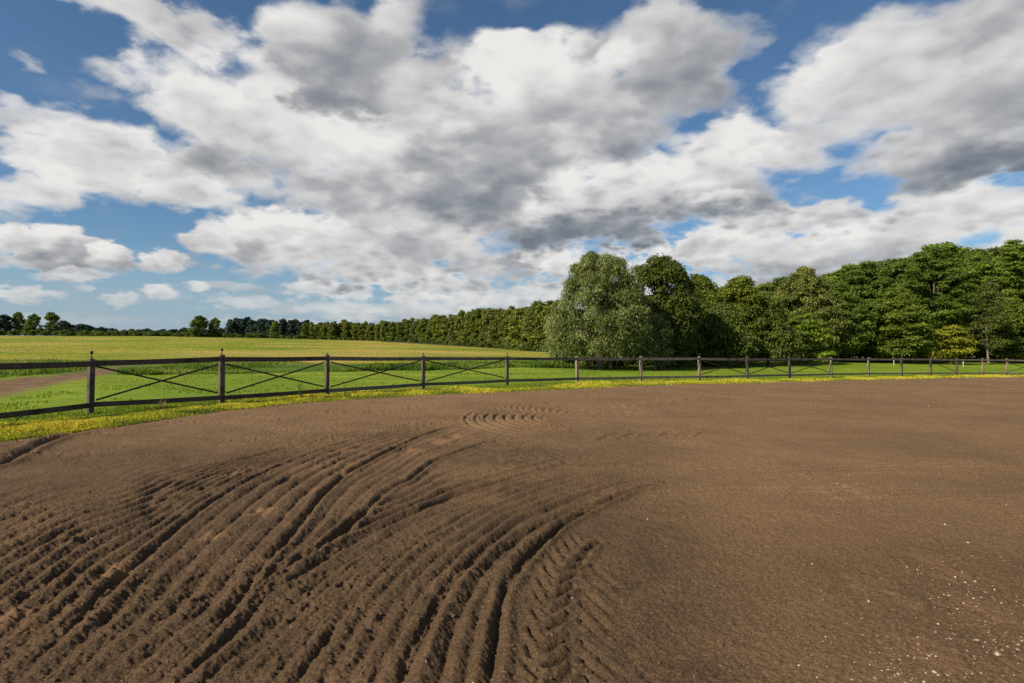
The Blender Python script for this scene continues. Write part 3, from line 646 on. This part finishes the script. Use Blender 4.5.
# rough growth left of the dirt track and seed heads through the field
n = 60000; u = rng.uniform(-1.2, -0.55, n); y = rng.uniform(20, 75, n); x = u*y; ok = (x < np.interp(y, TR_HI[:, 1], TR_HI[:, 0])-.3); x, y = x[ok], y[ok]
pat = fbm(x/4, y/4, 3, 97)
tag(blades('track_side_grass', x, y, terrain(x, y), rng.uniform(.15, .45, len(x))*(1+pat), .05, M_BANK, tint=np.clip(.5+.8*pat+rng.normal(0, .2, len(x)), 0, 1)), kind='stuff')
M_FIELD = grass_mat('field_blades', [(0.0, (0.15, 0.22, 0.016)), (0.4, (0.29, 0.31, 0.025)), (0.75, (0.46, 0.37, 0.06)), (1.0, (0.58, 0.40, 0.15))], .45)
n = 170000; u = rng.uniform(-1.15, 0.12, n); y = 62*np.exp(rng.uniform(0, 1, n)*math.log(290/62)); x = u*y; ok = forest_s(x, y) < 0; x, y = x[ok], y[ok]
pat = fbm(x/35, y/22, 4, 99)+.35*np.exp(-((x+45)/35)**2-((y-95)/30)**2)-.15*(x < -75)
tag(blades('field_grass', x, y, terrain(x, y), rng.uniform(.04, .14, len(x)), .0006*y+.01, M_FIELD, tint=np.clip(.5+2.4*pat+rng.normal(0, .08, len(x)), 0, 1)), kind='stuff')
# pale dry grass along the foot of the wood
n = 30000; u = rng.uniform(0.40, 1.15, n); px = 512+F*u; y = np.interp(px, [740, 860, 1024, 1300], [84, 88, 92, 88])+rng.uniform(-1, 3, n); x = u*y
M_DRYG = grass_mat('dry_blades', [(0.0, (0.12, 0.15, 0.03)), (0.5, (0.30, 0.25, 0.10)), (1.0, (0.46, 0.36, 0.20))])
t = np.clip(.25+.5*sstep(.55, .75, u)+fbm(x/4, y/4, 3, 3)*.8+rng.normal(0, .15, n), 0, 1)
tag(blades('dry_grass', x, y, terrain(x, y), rng.uniform(.25, .75, n)*(.5+.6*sstep(.5, .7, u)), .08, M_DRYG, tint=t), kind='stuff')

# ------------------------------------------------------------------ trees
def leaf_mat(name, dark, mid, light, trans=0.36, hue=0.06):
    m, N = new_mat(name); t = attr(N, 'tint'); oi = N.node('ShaderNodeObjectInfo').outputs['Random']
    c = N.ramp(t, [(0.0, dark), (0.5, mid), (1.0, light)])
    hs = N.node('ShaderNodeHueSaturation'); N.put(hs.inputs['Color'], c); N.put(hs.inputs['Hue'], N.mapr(oi, 0, 1, 0.5-hue*.40, 0.5+hue*.05))
    N.put(hs.inputs['Value'], N.mapr(N.m('FRACT', N.m('MULTIPLY', oi, 7.3)), 0, 1, 0.78, 1.2)); N.put(hs.inputs['Saturation'], 1.0)
    finish(N, hs.outputs[0], 0.55, spec=0.25, trans=trans); return m
m_, N = new_mat('bark'); P_ = wpos(N); g_ = N.noise(N.v('MULTIPLY', P_, (5, 5, 1.2)), 1.5, 4, 0.6).outputs[0]
finish(N, N.mix(g_, (0.055, 0.042, 0.032, 1), (0.16, 0.125, 0.095, 1)), 0.9, g_, .6, .02); M_BARK = m_
m_, N = new_mat('pale_bark'); P_ = wpos(N); g_ = N.noise(N.v('MULTIPLY', P_, (5, 5, 1.2)), 1.5, 4, 0.6).outputs[0]
finish(N, N.mix(g_, (0.11, 0.08, 0.055, 1), (0.26, 0.195, 0.14, 1)), 0.9, g_, .6, .02); M_BARKP = m_
LM = dict(
    oak=leaf_mat('oak_leaves', (0.051, 0.086, 0.010), (0.119, 0.181, 0.017), (0.222, 0.296, 0.034)),
    ash=leaf_mat('yellowish_leaves', (0.060, 0.091, 0.009), (0.154, 0.200, 0.017), (0.281, 0.309, 0.033)),
    dark=leaf_mat('dull_leaves', (0.050, 0.075, 0.011), (0.107, 0.149, 0.021), (0.204, 0.245, 0.036), hue=.02),
    olive=leaf_mat('olive_leaves', (0.066, 0.083, 0.014), (0.152, 0.171, 0.032), (0.266, 0.272, 0.062)),
    willow=leaf_mat('silvery_leaves', (0.075, 0.098, 0.018), (0.205, 0.235, 0.052), (0.50, 0.50, 0.25), .38, 0.0),
    bright=leaf_mat('fresh_leaves', (0.067, 0.116, 0.009), (0.154, 0.237, 0.013), (0.267, 0.351, 0.024)),
    gold=leaf_mat('turning_leaves', (0.09, 0.10, 0.008), (0.24, 0.245, 0.014), (0.38, 0.36, 0.03), hue=.02),
    row=leaf_mat('row_leaves', (0.061, 0.088, 0.012), (0.156, 0.192, 0.022), (0.286, 0.302, 0.044), hue=.05),
    far=leaf_mat('far_leaves', (0.012, 0.030, 0.018), (0.024, 0.051, 0.030), (0.053, 0.083, 0.042), .1),
    conifer=leaf_mat('needles', (0.06, 0.085, 0.014), (0.15, 0.18, 0.028), (0.25, 0.26, 0.05), hue=.02),
)
def prof(shape, t):
    """crown radius at relative height t"""
    t = np.clip(t, 0, 1)
    if shape == 'round': return np.sqrt(np.clip(1-(2*t-1)**2, 0, 1))**.8
    if shape == 'egg': return np.clip(np.sin(math.pi*np.clip(t, 0, 1)**0.75), 0, 1)**.7
    if shape == 'dome': return np.clip(1-t**2.6, 0, 1)**.55*np.clip(t*6+.55, 0, 1)
    if shape == 'broad': return np.clip(1-t**7, 0, 1)**.5*np.clip(t*5+.6, 0, 1)
    if shape == 'cone': return np.clip(1-t, 0, 1)**.75*np.clip(t*8, 0, 1)
    if shape == 'column': return np.clip(1-(2*t-1)**4, 0, 1)**.6*(1-.25*t)
def tree_mesh(seed, H=10., W=3.5, base=.15, shape='dome', clumps=70, leaves=120, cs=(1.2, .55), leaf=.3, aspect=1.0, droop=0.0, shell=.62, up=.5, wind=0.0, mat='oak', lobes=5, bark=None, tr=.02, vis_trunks=1, round_=False):
    """returns crown and trunk meshes of a tree of height H, crown half-width W"""
    r = np.random.default_rng(seed); zb = H*base
    lob = [(r.uniform(0, 2*math.pi), r.uniform(.15, .95), r.uniform(.12, .32)) for _ in range(lobes)]
    C = []
    while len(C) < clumps:
        t = r.uniform(0, 1)**.80; a = r.uniform(0, 2*math.pi)
        bump = sum(s*math.exp(-((math.atan2(math.sin(a-la), math.cos(a-la))/.7)**2 + ((t-lt)/.22)**2)) for la, lt, s in lob)
        rad = float(prof(shape, t))*(.84+bump)
        if r.uniform() > (rad+.45): continue
        q = shell + (1-shell)*r.uniform()**.6 if r.uniform() < .78 else r.uniform(.1, shell)
        C.append((math.cos(a)*rad*q*W, math.sin(a)*rad*q*W, zb+(H-zb)*t*(.95+.05*r.uniform())))
    for _ in range(clumps//9):
        c = C[r.integers(len(C))]; g_ = 1.16 if c[2] < zb+(H-zb)*.75 else 1.05; C.append((c[0]*g_, c[1]*g_, min(zb+(c[2]-zb)*1.04, H)))
    C = np.array(C); C[:, 0] += wind*(C[:, 2]/H)**1.5
    V = []; T = []
    for c in C:
        n = int(leaves*r.uniform(.6, 1.4)); s = r.uniform(.65, 1.3)
        topf = np.clip((c[2]-zb)/(H-zb), 0, 1); s *= (1.0-.35*topf)
        d = r.normal(size=(n, 3)); d /= np.linalg.norm(d, axis=1)[:, None]; d[:, 2] = np.where(r.uniform(0, 1, n) < up, np.abs(d[:, 2]), d[:, 2])
        rr = r.uniform(.0, 1, n)**.33*(1+.25*r.normal(size=n))
        p = c + d*rr[:, None]*np.array([cs[0]*s, cs[0]*s, cs[1]*s])
        if droop: p[:, 2] -= droop*(rr**2)*s*r.uniform(.2, 1, n)
        nrm = d*.8+r.normal(size=(n, 3))*.6+np.array([0, 0, .55]); nrm /= np.linalg.norm(nrm, axis=1)[:, None]
        if droop: ax = np.stack([d[:, 0]*.6+wind*.12, d[:, 1]*.6, -np.ones(n)*.8], -1)+r.normal(size=(n, 3))*.35
        else: ax = r.normal(size=(n, 3))
        a1 = ax-(ax*nrm).sum(1)[:, None]*nrm; a1 /= np.linalg.norm(a1, axis=1)[:, None]+1e-6; a2 = np.cross(nrm, a1)
        L = (leaf*r.uniform(.6, 1.3, n))[:, None]; Wd = L*aspect
        V.append(np.stack([p-a1*L*.5, p+a2*Wd*.35+nrm*L*.08, p+a1*L*.5, p-a2*Wd*.35+nrm*L*.08], 1))
        ct = r.normal(0, .13); T.append(np.clip(.5+ct+r.normal(0, .17, n), 0, 1))
    V = np.concatenate(V); T = np.concatenate(T); n = len(V)
    lo = zb*.75+.12; V[..., 2] = np.where(V[..., 2] < lo, lo+(lo-V[..., 2])*.7, V[..., 2])
    crown = np_mesh('crown', V.reshape(-1, 3), np.arange(n*4).reshape(n, 4), [LM[mat]], dict(tint=np.repeat(T, 4)))
    mb = MB(); rt = H*tr+.03
    for q in range(vis_trunks):
        ox, oy = (0, 0) if q == 0 else (r.uniform(.8, 1.6)*(1 if q % 2 else -1), r.uniform(-.6, .6))
        pts = [(ox*.8, oy, -.3), (ox*.9, oy, .3), (ox+r.normal()*.1, oy, H*.22), (ox+r.normal()*.2+wind*.1, oy+r.normal()*.2, H*.5), (ox+wind*.5+r.normal()*.25, oy, H*.80)]
        k = 1.0 if q == 0 else .6
        mb.tube(pts, [rt*1.35*k, rt*1.05*k, rt*.85*k, rt*.5*k, rt*.10], 8)
        top = np.array(pts)
        for c in C[r.permutation(len(C))[:14 if q == 0 else 6]]:
            zs = min(max(c[2]*.55, H*.12), H*.7); s_ = np.interp(zs, top[:, 2], np.arange(5)); i = int(min(s_, 3)); st = top[i]*(1-(s_-i))+top[i+1]*(s_-i)
            midp = st*.45+c*.55+np.array([0, 0, -.06*H*r.uniform()])
            mb.tube([st, midp, c], [rt*.34*k, rt*.2*k, rt*.05], 5)
    trunk = mb.mesh('trunk', bark or M_BARK, True)
    return crown, trunk
def plant_tree(name, meshes, u, d, label, cat='tree', group=None, s=1.0, rz=None, sz=None, dz=0.0):
    x, y = u*d, d; z = float(terrain(x, y)) + dz - .05
    root = empty(name, (x, y, z), random.uniform(0, 6.28) if rz is None else rz); root.scale = (s, s, sz if sz else s)
    tag(root, label, cat, group)
    link(bpy.data.objects.new('trunk', meshes[1]), root); link(bpy.data.objects.new('crown', meshes[0]), root)
    return root
def U(px): return (px-512)/F
def size_for(px_top, d, u):     # height so that the top shows at that picture row
    return EYE + (HOR-px_top)*d/F - float(terrain(u*d, d))

# --- the big pale willow and the trees next to it
H = size_for(252, 49, U(598))
wm = tree_mesh(101, H*1.0, 3.45, .13, 'broad', 300, 270, (.85, .75), .25, .36, .95, .55, .5, .3, 'willow', 7, tr=.028, vis_trunks=3)
plant_tree('willow_tree', wm, U(600), 49, 'big silvery willow, the palest crown, leaning over the far lawn left of the wood', 'willow', rz=0)
H = size_for(257, 55, U(662))
t2 = tree_mesh(102, H*1.0, 3.0, .08, 'broad', 270, 190, (.95, .75), .27, .7, .25, .6, .5, 0, 'dark', 5, tr=.022)
plant_tree('round_topped_tree', t2, U(663), 55, 'tall dark green tree with a rounded top just right of the silvery willow', rz=1.0)
H = size_for(312, 50.5, U(654))
plant_tree('young_willow', tree_mesh(103, H, 1.9, .10, 'dome', 50, 130, (.65, .55), .24, .4, .6, .5, .5, .1, 'willow', 4, tr=.02, vis_trunks=2, bark=M_BARKP), U(655), 50.5,
           'small silvery willow on thin pale stems in front of the round-topped tree', 'willow', rz=.5)
for k, (px, top, d, W_) in enumerate(((578, 322, 57, 2.4), (612, 300, 60, 2.8), (640, 308, 61, 2.6), (676, 300, 60, 2.6))):
    H = size_for(top, d, U(px)); plant_tree('broadleaf_tree', tree_mesh(140+k, H, W_, .0, 'broad', 110, 120, (1.0, .7), .30, .8, .1, .6, .6, 0, 'dark', 5, tr=.018), U(px), d,
        ('low shaded tree behind the left side of the big silvery willow', 'dark understorey tree hidden behind the middle of the silvery willow', 'dark understorey tree between the silvery willow and the round-topped tree',
         'low dark tree behind the right foot of the round-topped tree')[k], rz=k)
# --- the near front of the wood, tree by tree
near = [ # px, top px, depth, half width m, kind, shape, label
    (700, 276, 64, 3.0, 'ash', 'egg', 'yellow-green tree beside the round-topped tree, at the left end of the wood'),
    (742, 277, 67, 3.4, 'ash', 'dome', 'broad yellow-green tree in the wood midway between the round-topped tree and the bright bush'),
    (719, 305, 61, 2.7, 'dark', 'dome', 'low dark tree filling the foot of the wood behind the first crossed fence braces'),
    (768, 300, 66, 2.7, 'dark', 'dome', 'shaded dull green tree just left of the bright green bush'),
    (805, 269, 80, 4.6, 'olive', 'dome', 'tall dull olive tree rising right behind the bright green bush'),
    (838, 281, 80, 3.4, 'oak', 'egg', 'mid green tree right of the dull olive tree'),
    (866, 262, 84, 4.6, 'oak', 'dome', 'oak whose shelf-like boughs form the first high shoulder of the wood'),
    (898, 288, 80, 3.8, 'oak', 'dome', 'lower oak in front of the high shoulder of the wood'),
    (935, 246, 88, 5.2, 'oak', 'dome', 'tallest dark oak above the turning yellowish tree'),
    (978, 254, 90, 4.6, 'oak', 'dome', 'dark oak right behind the thin bare-stemmed tree'),
    (1016, 240, 89, 4.8, 'oak', 'dome', 'high oak cut by the right edge of the picture'),
    (1012, 300, 84, 3.0, 'oak', 'egg', 'lower oak with a leaning pale trunk at the right edge'),
]
for k, (px, top, d, w, kind, shp, lab) in enumerate(near):
    H = size_for(top, d, U(px)); oak = kind == 'oak'
    m = tree_mesh(200+k, H, w, .07, shp, int(150+w*26), 250, (1.15, .58) if oak else (1.0, .75), .29, .75, .0 if oak else .2, .6, .75 if oak else .6, 0, kind, 8 if oak else 6, tr=.016,
                  bark=M_BARKP if 'pale trunk' in lab else None)
    plant_tree('oak_tree' if oak else 'broadleaf_tree', m, U(px), d, lab, rz=k*1.3)
H = size_for(313, 72, U(806))
plant_tree('leafy_bush', tree_mesh(231, H, 3.9, .02, 'dome', 90, 160, (1.0, .4), .30, .8, .15, .6, .8, 0, 'bright', 5, tr=.012), U(805), 71, 'low bright green leafy bush at the foot of the wood', 'bush', rz=.3)
H = size_for(326, 77, U(952))
plant_tree('turning_tree', tree_mesh(232, H, 2.9, .04, 'dome', 60, 150, (.9, .45), .28, .8, .1, .6, .7, 0, 'gold', 5, tr=.014), U(951), 77, 'small tree with yellowish turning leaves at the foot of the dark oaks', rz=.9)
H = size_for(283, 78, U(988))
plant_tree('slender_tree', tree_mesh(233, H, 2.6, .22, 'dome', 90, 110, (.9, .45), .28, .5, .1, .4, .6, 0, 'conifer', 4, tr=.011, bark=M_BARKP), U(988), 78, 'thin olive tree on a tall bare tan trunk in front of the oaks', rz=.2)
# --- the rest of the wood: a few kinds, copied
kinds = [tree_mesh(300+k, 14., 4.2, .06, ('dome', 'broad')[k % 2], 250, 170, (1.3, .58), .36, .8, 0., .6, .7, 0, ('oak', 'dark', 'ash', 'oak')[k], 7, tr=.016) for k in range(4)]
wood_spots = []
rr = random.Random(5)
for row, (dd, px0, px1, n, lift) in enumerate(((9, 690, 1130, 15, 3), (17, 700, 1180, 14, 5), (26, 650, 1200, 14, 7))):
    for k in range(n):
        px = px0+(px1-px0)*(k+rr.uniform(-.25, .25))/(n-1); top = np.interp(px, [620, 690, 720, 750, 780, 830, 850, 880, 910, 940, 990, 1024, 1200], [285, 281, 281, 281, 277, 275, 264, 263, 255, 246, 249, 242, 230])
        d = float(np.interp(px, [560, 640, 700, 760, 880, 1024, 1300], [64, 64, 68, 78, 86, 92, 92]))+dd+rr.uniform(-1.5, 1.5)
        wood_spots.append((px, top+lift+rr.uniform(-3, 6), d))
for px in (1065, 1100, 1140, 1190, 1250): wood_spots.append((px, 262+rr.uniform(-25, 20), 86+rr.uniform(-3, 3)))
for k in range(9): wood_spots.append((690+k*38+rr.uniform(-8, 8), 318+rr.uniform(-8, 14), float(np.interp(690+k*38, [700, 760, 880, 1024], [70, 78, 86, 92]))+2))
for k, (px, top, d) in enumerate(wood_spots):
    H = size_for(top, d, U(px)); kd = 2 if (px < 780 and k % 2 == 0) else (k*7) % 4 if px < 800 else (0, 1, 3)[k % 3]
    s = H/14.; sx = max(s, .62)*rr.uniform(.85, 1.1)
    plant_tree('woodland_tree', kinds[kd], U(px), d, 'leafy tree deep in the wood, merging with the crowns around it', group='trees packed in the wood', s=sx, sz=s)
# --- the long sunlit row that runs off to the left behind the field
rows = [tree_mesh(400+k, 12., 2.5, .0, ('dome', 'egg', 'column', 'dome', 'dome')[k % 5], 95, 90, (1.0, .9), .55, .85, .1, .6, .6, 0, ('row', 'row', 'ash', 'olive', 'row')[k], 6, tr=.014) for k in range(5)]
for k in range(66):
    t = k/65; px = 562-t*250; back = k % 2
    d = np.interp(px, [300, 350, 400, 450, 500, 560], [330, 318, 300, 250, 205, 165])+back*9+rr.uniform(-2, 2)
    top = np.interp(px, [300, 350, 400, 450, 500, 530, 560], [324, 323, 321, 314.5, 308.5, 305.5, 301])+rr.uniform(-2.0, 2.4)-back*1.0
    H = size_for(top, d, U(px)); s = H/12.
    plant_tree('row_tree', rows[k % 5], U(px), d, 'sunlit green tree in the long row that shrinks away behind the yellow field', group='trees in the long receding row', s=s*rr.uniform(.8, 1.35), sz=s*rr.uniform(.92, 1.06))
# --- far dark wood, lone trees before it, and the trees on the left horizon
fars = [tree_mesh(500+k, 12., 3.4, .0, ('dome', 'dome', 'column')[k % 3], 80, 70, (1.4, 1.2), .8, .9, .1, .5, .6, 0, 'far', 4, tr=.014) for k in range(3)]
for k in range(34):
    px = 231+k*5.0+rr.uniform(-1, 1); top = np.interp(px, [228, 236, 262, 270, 300, 330, 390], [322, 318.5, 318, 319.5, 321, 323, 325])+rr.uniform(-1.2, 2.2)
    d = 372+rr.uniform(-6, 6)+(k % 2)*8; H = size_for(top, d, U(px)); s = H/12.
    plant_tree('distant_tree', fars[k % 3], U(px), d, 'dark distant tree in the far wood behind the field', group='trees of the far dark wood', s=s*.95, sz=s)
lone = [(274.5, 321.5, 318, 'round pale green tree standing before the far dark wood, leftmost of four'), (304.5, 322.5, 322, 'second pale green tree from the left before the far dark wood'),
        (332, 322.5, 318, 'third pale green tree from the left before the far dark wood'), (346.5, 326, 318, 'smallest and last of the four pale green trees before the far dark wood')]
for k, (px, top, d, lab) in enumerate(lone):
    H = size_for(top, d, U(px)); s = H/12.; plant_tree('lone_tree', rows[(1, 0, 4, 3)[k]], U(px), d, lab, s=s*1.15, sz=s)
mids = [tree_mesh(520+k, 12., 3.6, .12, ('round', 'dome', 'dome')[k], 90, 90, (1.3, 1.1), .65, .9, .1, .5, .6, 0, 'dark', 4, tr=.02) for k in range(3)]
left = [(4, 315, 300, 1, 1.25, 'blackish tree on the horizon at the left edge of the picture', 'far'), (18.5, 312.5, 305, 0, .8, 'thin-topped tree between the blackish edge tree and its round neighbour', 'mid'),
        (33, 314, 298, 1, 1.0, 'round mid green tree third from the left edge on the horizon', 'mid'), (51, 313, 300, 2, 1.1, 'flat-topped tree, tallest of the cluster at the left edge', 'mid'),
        (64, 321, 340, 0, 1.3, 'low dark tree right of the flat-topped tree on the horizon', 'far'), (80, 324, 360, 1, 1.3, 'dark bushy tree halfway along the left horizon cluster', 'far'),
        (198.5, 316, 292, 0, 1.25, 'larger of the pair of trees standing alone on the horizon', 'mid'), (214.5, 318, 296, 1, 1.0, 'smaller right hand tree of the lone pair on the horizon', 'mid'),
        (26, 327, 295, 2, 1.6, 'low bushy tree under the cluster at the left edge of the horizon', 'mid'), (40, 328, 296, 0, 1.6, 'low green scrub tree beneath the flat-topped tree', 'mid')]
for k, (px, top, d, mi, fat, lab, kd) in enumerate(left):
    H = size_for(top, d, U(px)); s = H/12.; plant_tree('horizon_tree', (fars if kd == 'far' else mids)[mi], U(px), d, lab, s=s*fat, sz=s)
for k in range(34):
    px = 70+k*5.2+rr.uniform(-2, 2); top = np.interp(px, [70, 90, 110, 160, 185, 240], [325.5, 326, 328.5, 330, 328.5, 329])+rr.uniform(-1, 1.5)
    d = 520+rr.uniform(-20, 20); H = size_for(top, d, U(px)); s = H/12.
    plant_tree('distant_tree', fars[k % 3], U(px), d, 'tiny bluish tree on the farthest skyline', group='trees on the farthest skyline', s=s*1.3, sz=s)
# hedge at the far edge of the field
bush = tree_mesh(560, 3., 2.6, .0, 'dome', 30, 60, (1.1, .7), .5, .8, .1, .5, .6, 0, 'dark', 3, tr=.01)
for k in range(74):
    px = -8+k*5.2+rr.uniform(-1.5, 1.5); d = 296+rr.uniform(-3, 3); s = rr.uniform(.55, 1.05)*np.interp(px, [0, 230, 300, 380], [1.05, .9, .7, .6])
    plant_tree('hedge_bush', bush, U(px), d, 'low dark bush in the hedge along the far edge of the field', 'bush', 'hedge bushes along the far edge of the field', s=s*1.2, sz=s)

# ------------------------------------------------------------------ small things on the lawn and by the fence
m_, N = new_mat('white_paint'); finish(N, (0.45, 0.45, 0.36, 1), 0.6); M_WHITE = m_
for k, (px, d, h, lab) in enumerate(((797.5, 74, .34, 'small white stake on the lawn, leftmost of four'), (837.5, 73, .36, 'small white stake on the lawn, second from the left of four'),
                                     (893.7, 69, .72, 'taller white stake on the lawn before the wood, third of four'), (963, 68, .78, 'tallest white stake on the lawn, farthest to the right'))):
    x = U(px)*d; z = float(terrain(x, d)); mb = MB()
    mb.tube([(0, 0, -.1), (0, 0, h*.5), (0, 0, h*.94), (0, 0, h)], [.050, .048, .046, .02], 8)
    o = mb.build('marker_stake', M_WHITE, None, True); o.location = (x, d, z); tag(o, lab, 'stake')
M_WEED = leaf_mat('weed_leaves', (0.03, 0.07, 0.01), (0.08, 0.15, 0.015), (0.16, 0.23, 0.03))
M_STALK = leaf_mat('dry_stalk_leaves', (0.20, 0.16, 0.05), (0.34, 0.27, 0.09), (0.45, 0.36, 0.15))
def weed(px, d, h, mat, lab, seed, n=90):
    r = np.random.default_rng(seed); x = U(px)*d; z = float(terrain(x, d)); V = []
    mb = MB(); stems = []
    for q in range(4):
        e = np.array([r.normal()*.07, r.normal()*.07, h*r.uniform(.7, 1.0)]); stems.append(e); mb.tube([(0, 0, -.03), e*.5+(r.normal()*.01, 0, 0), e], [.006, .005, .003], 5)
    for q in range(n):
        e = stems[q % 4]; p = e*r.uniform(.15, 1.0); a = r.uniform(0, 6.28); dr = np.array([math.cos(a), math.sin(a), r.uniform(-.1, .8)]); dr /= np.linalg.norm(dr)
        sd_ = np.cross(dr, (0, 0, 1)); sd_ /= np.linalg.norm(sd_); L = r.uniform(.05, .10); V.append([p, p+dr*L*.5+sd_*L*.22, p+dr*L-np.array([0, 0, L*.2]), p+dr*L*.5-sd_*L*.22])
    root = empty('tall_weed', (x, d, z)); tag(root, lab, 'weed'); mb.build('stem', mat, root)
    link(bpy.data.objects.new('leaves', np_mesh('leaves', np.array(V).reshape(-1, 3), np.arange(n*4).reshape(n, 4), [mat], dict(tint=np.repeat(r.uniform(0, 1, n), 4)))), root)
weed(302, 18.0, .50, M_WEED, 'green leafy weed growing against the bottom rail of the fence', 4)
weed(162, 14.6, .34, M_STALK, 'dry yellow weed standing in the verge under the fence', 5, 50)
weed(12, 11.2, .30, M_WEED, 'small green weed in the verge near the left edge of the picture', 6, 50)

def stones(name, pts, sizes, mat, seed):
    r = np.random.default_rng(seed); base = np.array([(1,0,0),(0,1,0),(-1,0,0),(0,-1,0),(0,0,1),(0,0,-1),(.7,.7,.5),(-.7,.7,.5),(-.7,-.7,.5),(.7,-.7,.5)], float)
    fc = [(4,0,6),(4,6,1),(4,1,7),(4,7,2),(4,2,8),(4,8,3),(4,3,9),(4,9,0),(5,6,0),(5,1,6),(5,7,1),(5,2,7),(5,8,2),(5,3,8),(5,9,3),(5,0,9)]
    n = len(pts); V = base[None]*(1+r.normal(0, .2, (n, 10, 3))); a = r.uniform(0, 6.28, n); ca, sa = np.cos(a)[:, None], np.sin(a)[:, None]
    V[:, :, 0] *= r.uniform(.8, 1.5, (n, 1)); V[:, :, 2] *= r.uniform(.5, .9, (n, 1))
    x, y = V[:, :, 0]*ca-V[:, :, 1]*sa, V[:, :, 0]*sa+V[:, :, 1]*ca; V = np.stack([x, y, V[:, :, 2]], -1)*sizes[:, None, None]+pts[:, None, :]
    Fc = (np.array(fc)[None]+np.arange(n)[:, None, None]*10).reshape(-1, 3)
    return tag(link(bpy.data.objects.new(name, np_mesh(name, V.reshape(-1, 3), Fc, [mat]))), kind='stuff')
m_, N = new_mat('pale_stone'); nn = N.noise(wpos(N), 25, 3, .6).outputs[0]
finish(N, N.ramp(nn, [(.3, (0.24, 0.165, 0.11)), (.5, (0.38, 0.285, 0.20)), (.7, (0.56, 0.46, 0.355))]), .8); M_STONE = m_
m_, N = new_mat('crumbled_soil'); PP = wpos(N); finish(N, dirt_colour(N, PP, None, 0.85), .95, spec=.05); M_CLOD = m_
def on_arena(px, py):
    g = np.array([G(a, b) for a, b in zip(px, py)]); return np.stack([g[:, 0], g[:, 1], arena_z(g[:, 0], g[:, 1])], -1)
r = np.random.default_rng(77); PX = []; PY = []
for (cx, cy_, sx, sy, n) in ((898, 662, 26, 12, 90), (915, 680, 35, 8, 60), (930, 574, 20, 6, 22), (955, 590, 18, 9, 45), (1000, 612, 30, 12, 60), (985, 642, 20, 8, 35), (1010, 655, 22, 14, 50), (960, 600, 45, 35, 90), (870, 640, 60, 30, 40), (900, 500, 90, 40, 45), (800, 470, 150, 40, 40), (600, 600, 300, 60, 24)):
    PX.append(r.normal(cx, sx, n)); PY.append(np.clip(r.normal(cy_, sy, n), 400, 720))
PX = np.concatenate(PX); PY = np.concatenate(PY); p = on_arena(PX, PY); sz = r.lognormal(math.log(.0036), .45, len(p))*(1+.10*p[:, 1])
p[:, 2] -= sz*.35
stones('pale_pebbles', p, sz, M_STONE, 1)
n = 5200; PX = r.uniform(-150, 1174, n); PY = 395+ (720-395)*r.uniform(0, 1, n)**.8; keep = r.uniform(0, 1, n) < np.where(PX < 560, 1, .45); PX, PY = PX[keep], PY[keep]
p = on_arena(PX, PY); ok = edge_s(p[:, 0], p[:, 1]) > .2; p = p[ok]; sz = r.lognormal(math.log(.0038), .45, len(p))*(1+.05*p[:, 1]); p[:, 2] -= sz*.25
stones('soil_crumbs', p, sz, M_CLOD, 2)

for k in range(30):
    px = 380+k*6.2+rr.uniform(-2, 2); d = float(np.interp(px, [380, 400, 450, 500, 560], [306, 292, 243, 199, 160])); s = rr.uniform(.5, .95)*np.interp(px, [380, 560], [1., .75])
    plant_tree('undergrowth_bush', bush, U(px), d, 'low bush under the sunlit trees of the long receding row', 'bush', 'bushes under the long receding row', s=s*1.3, sz=s)
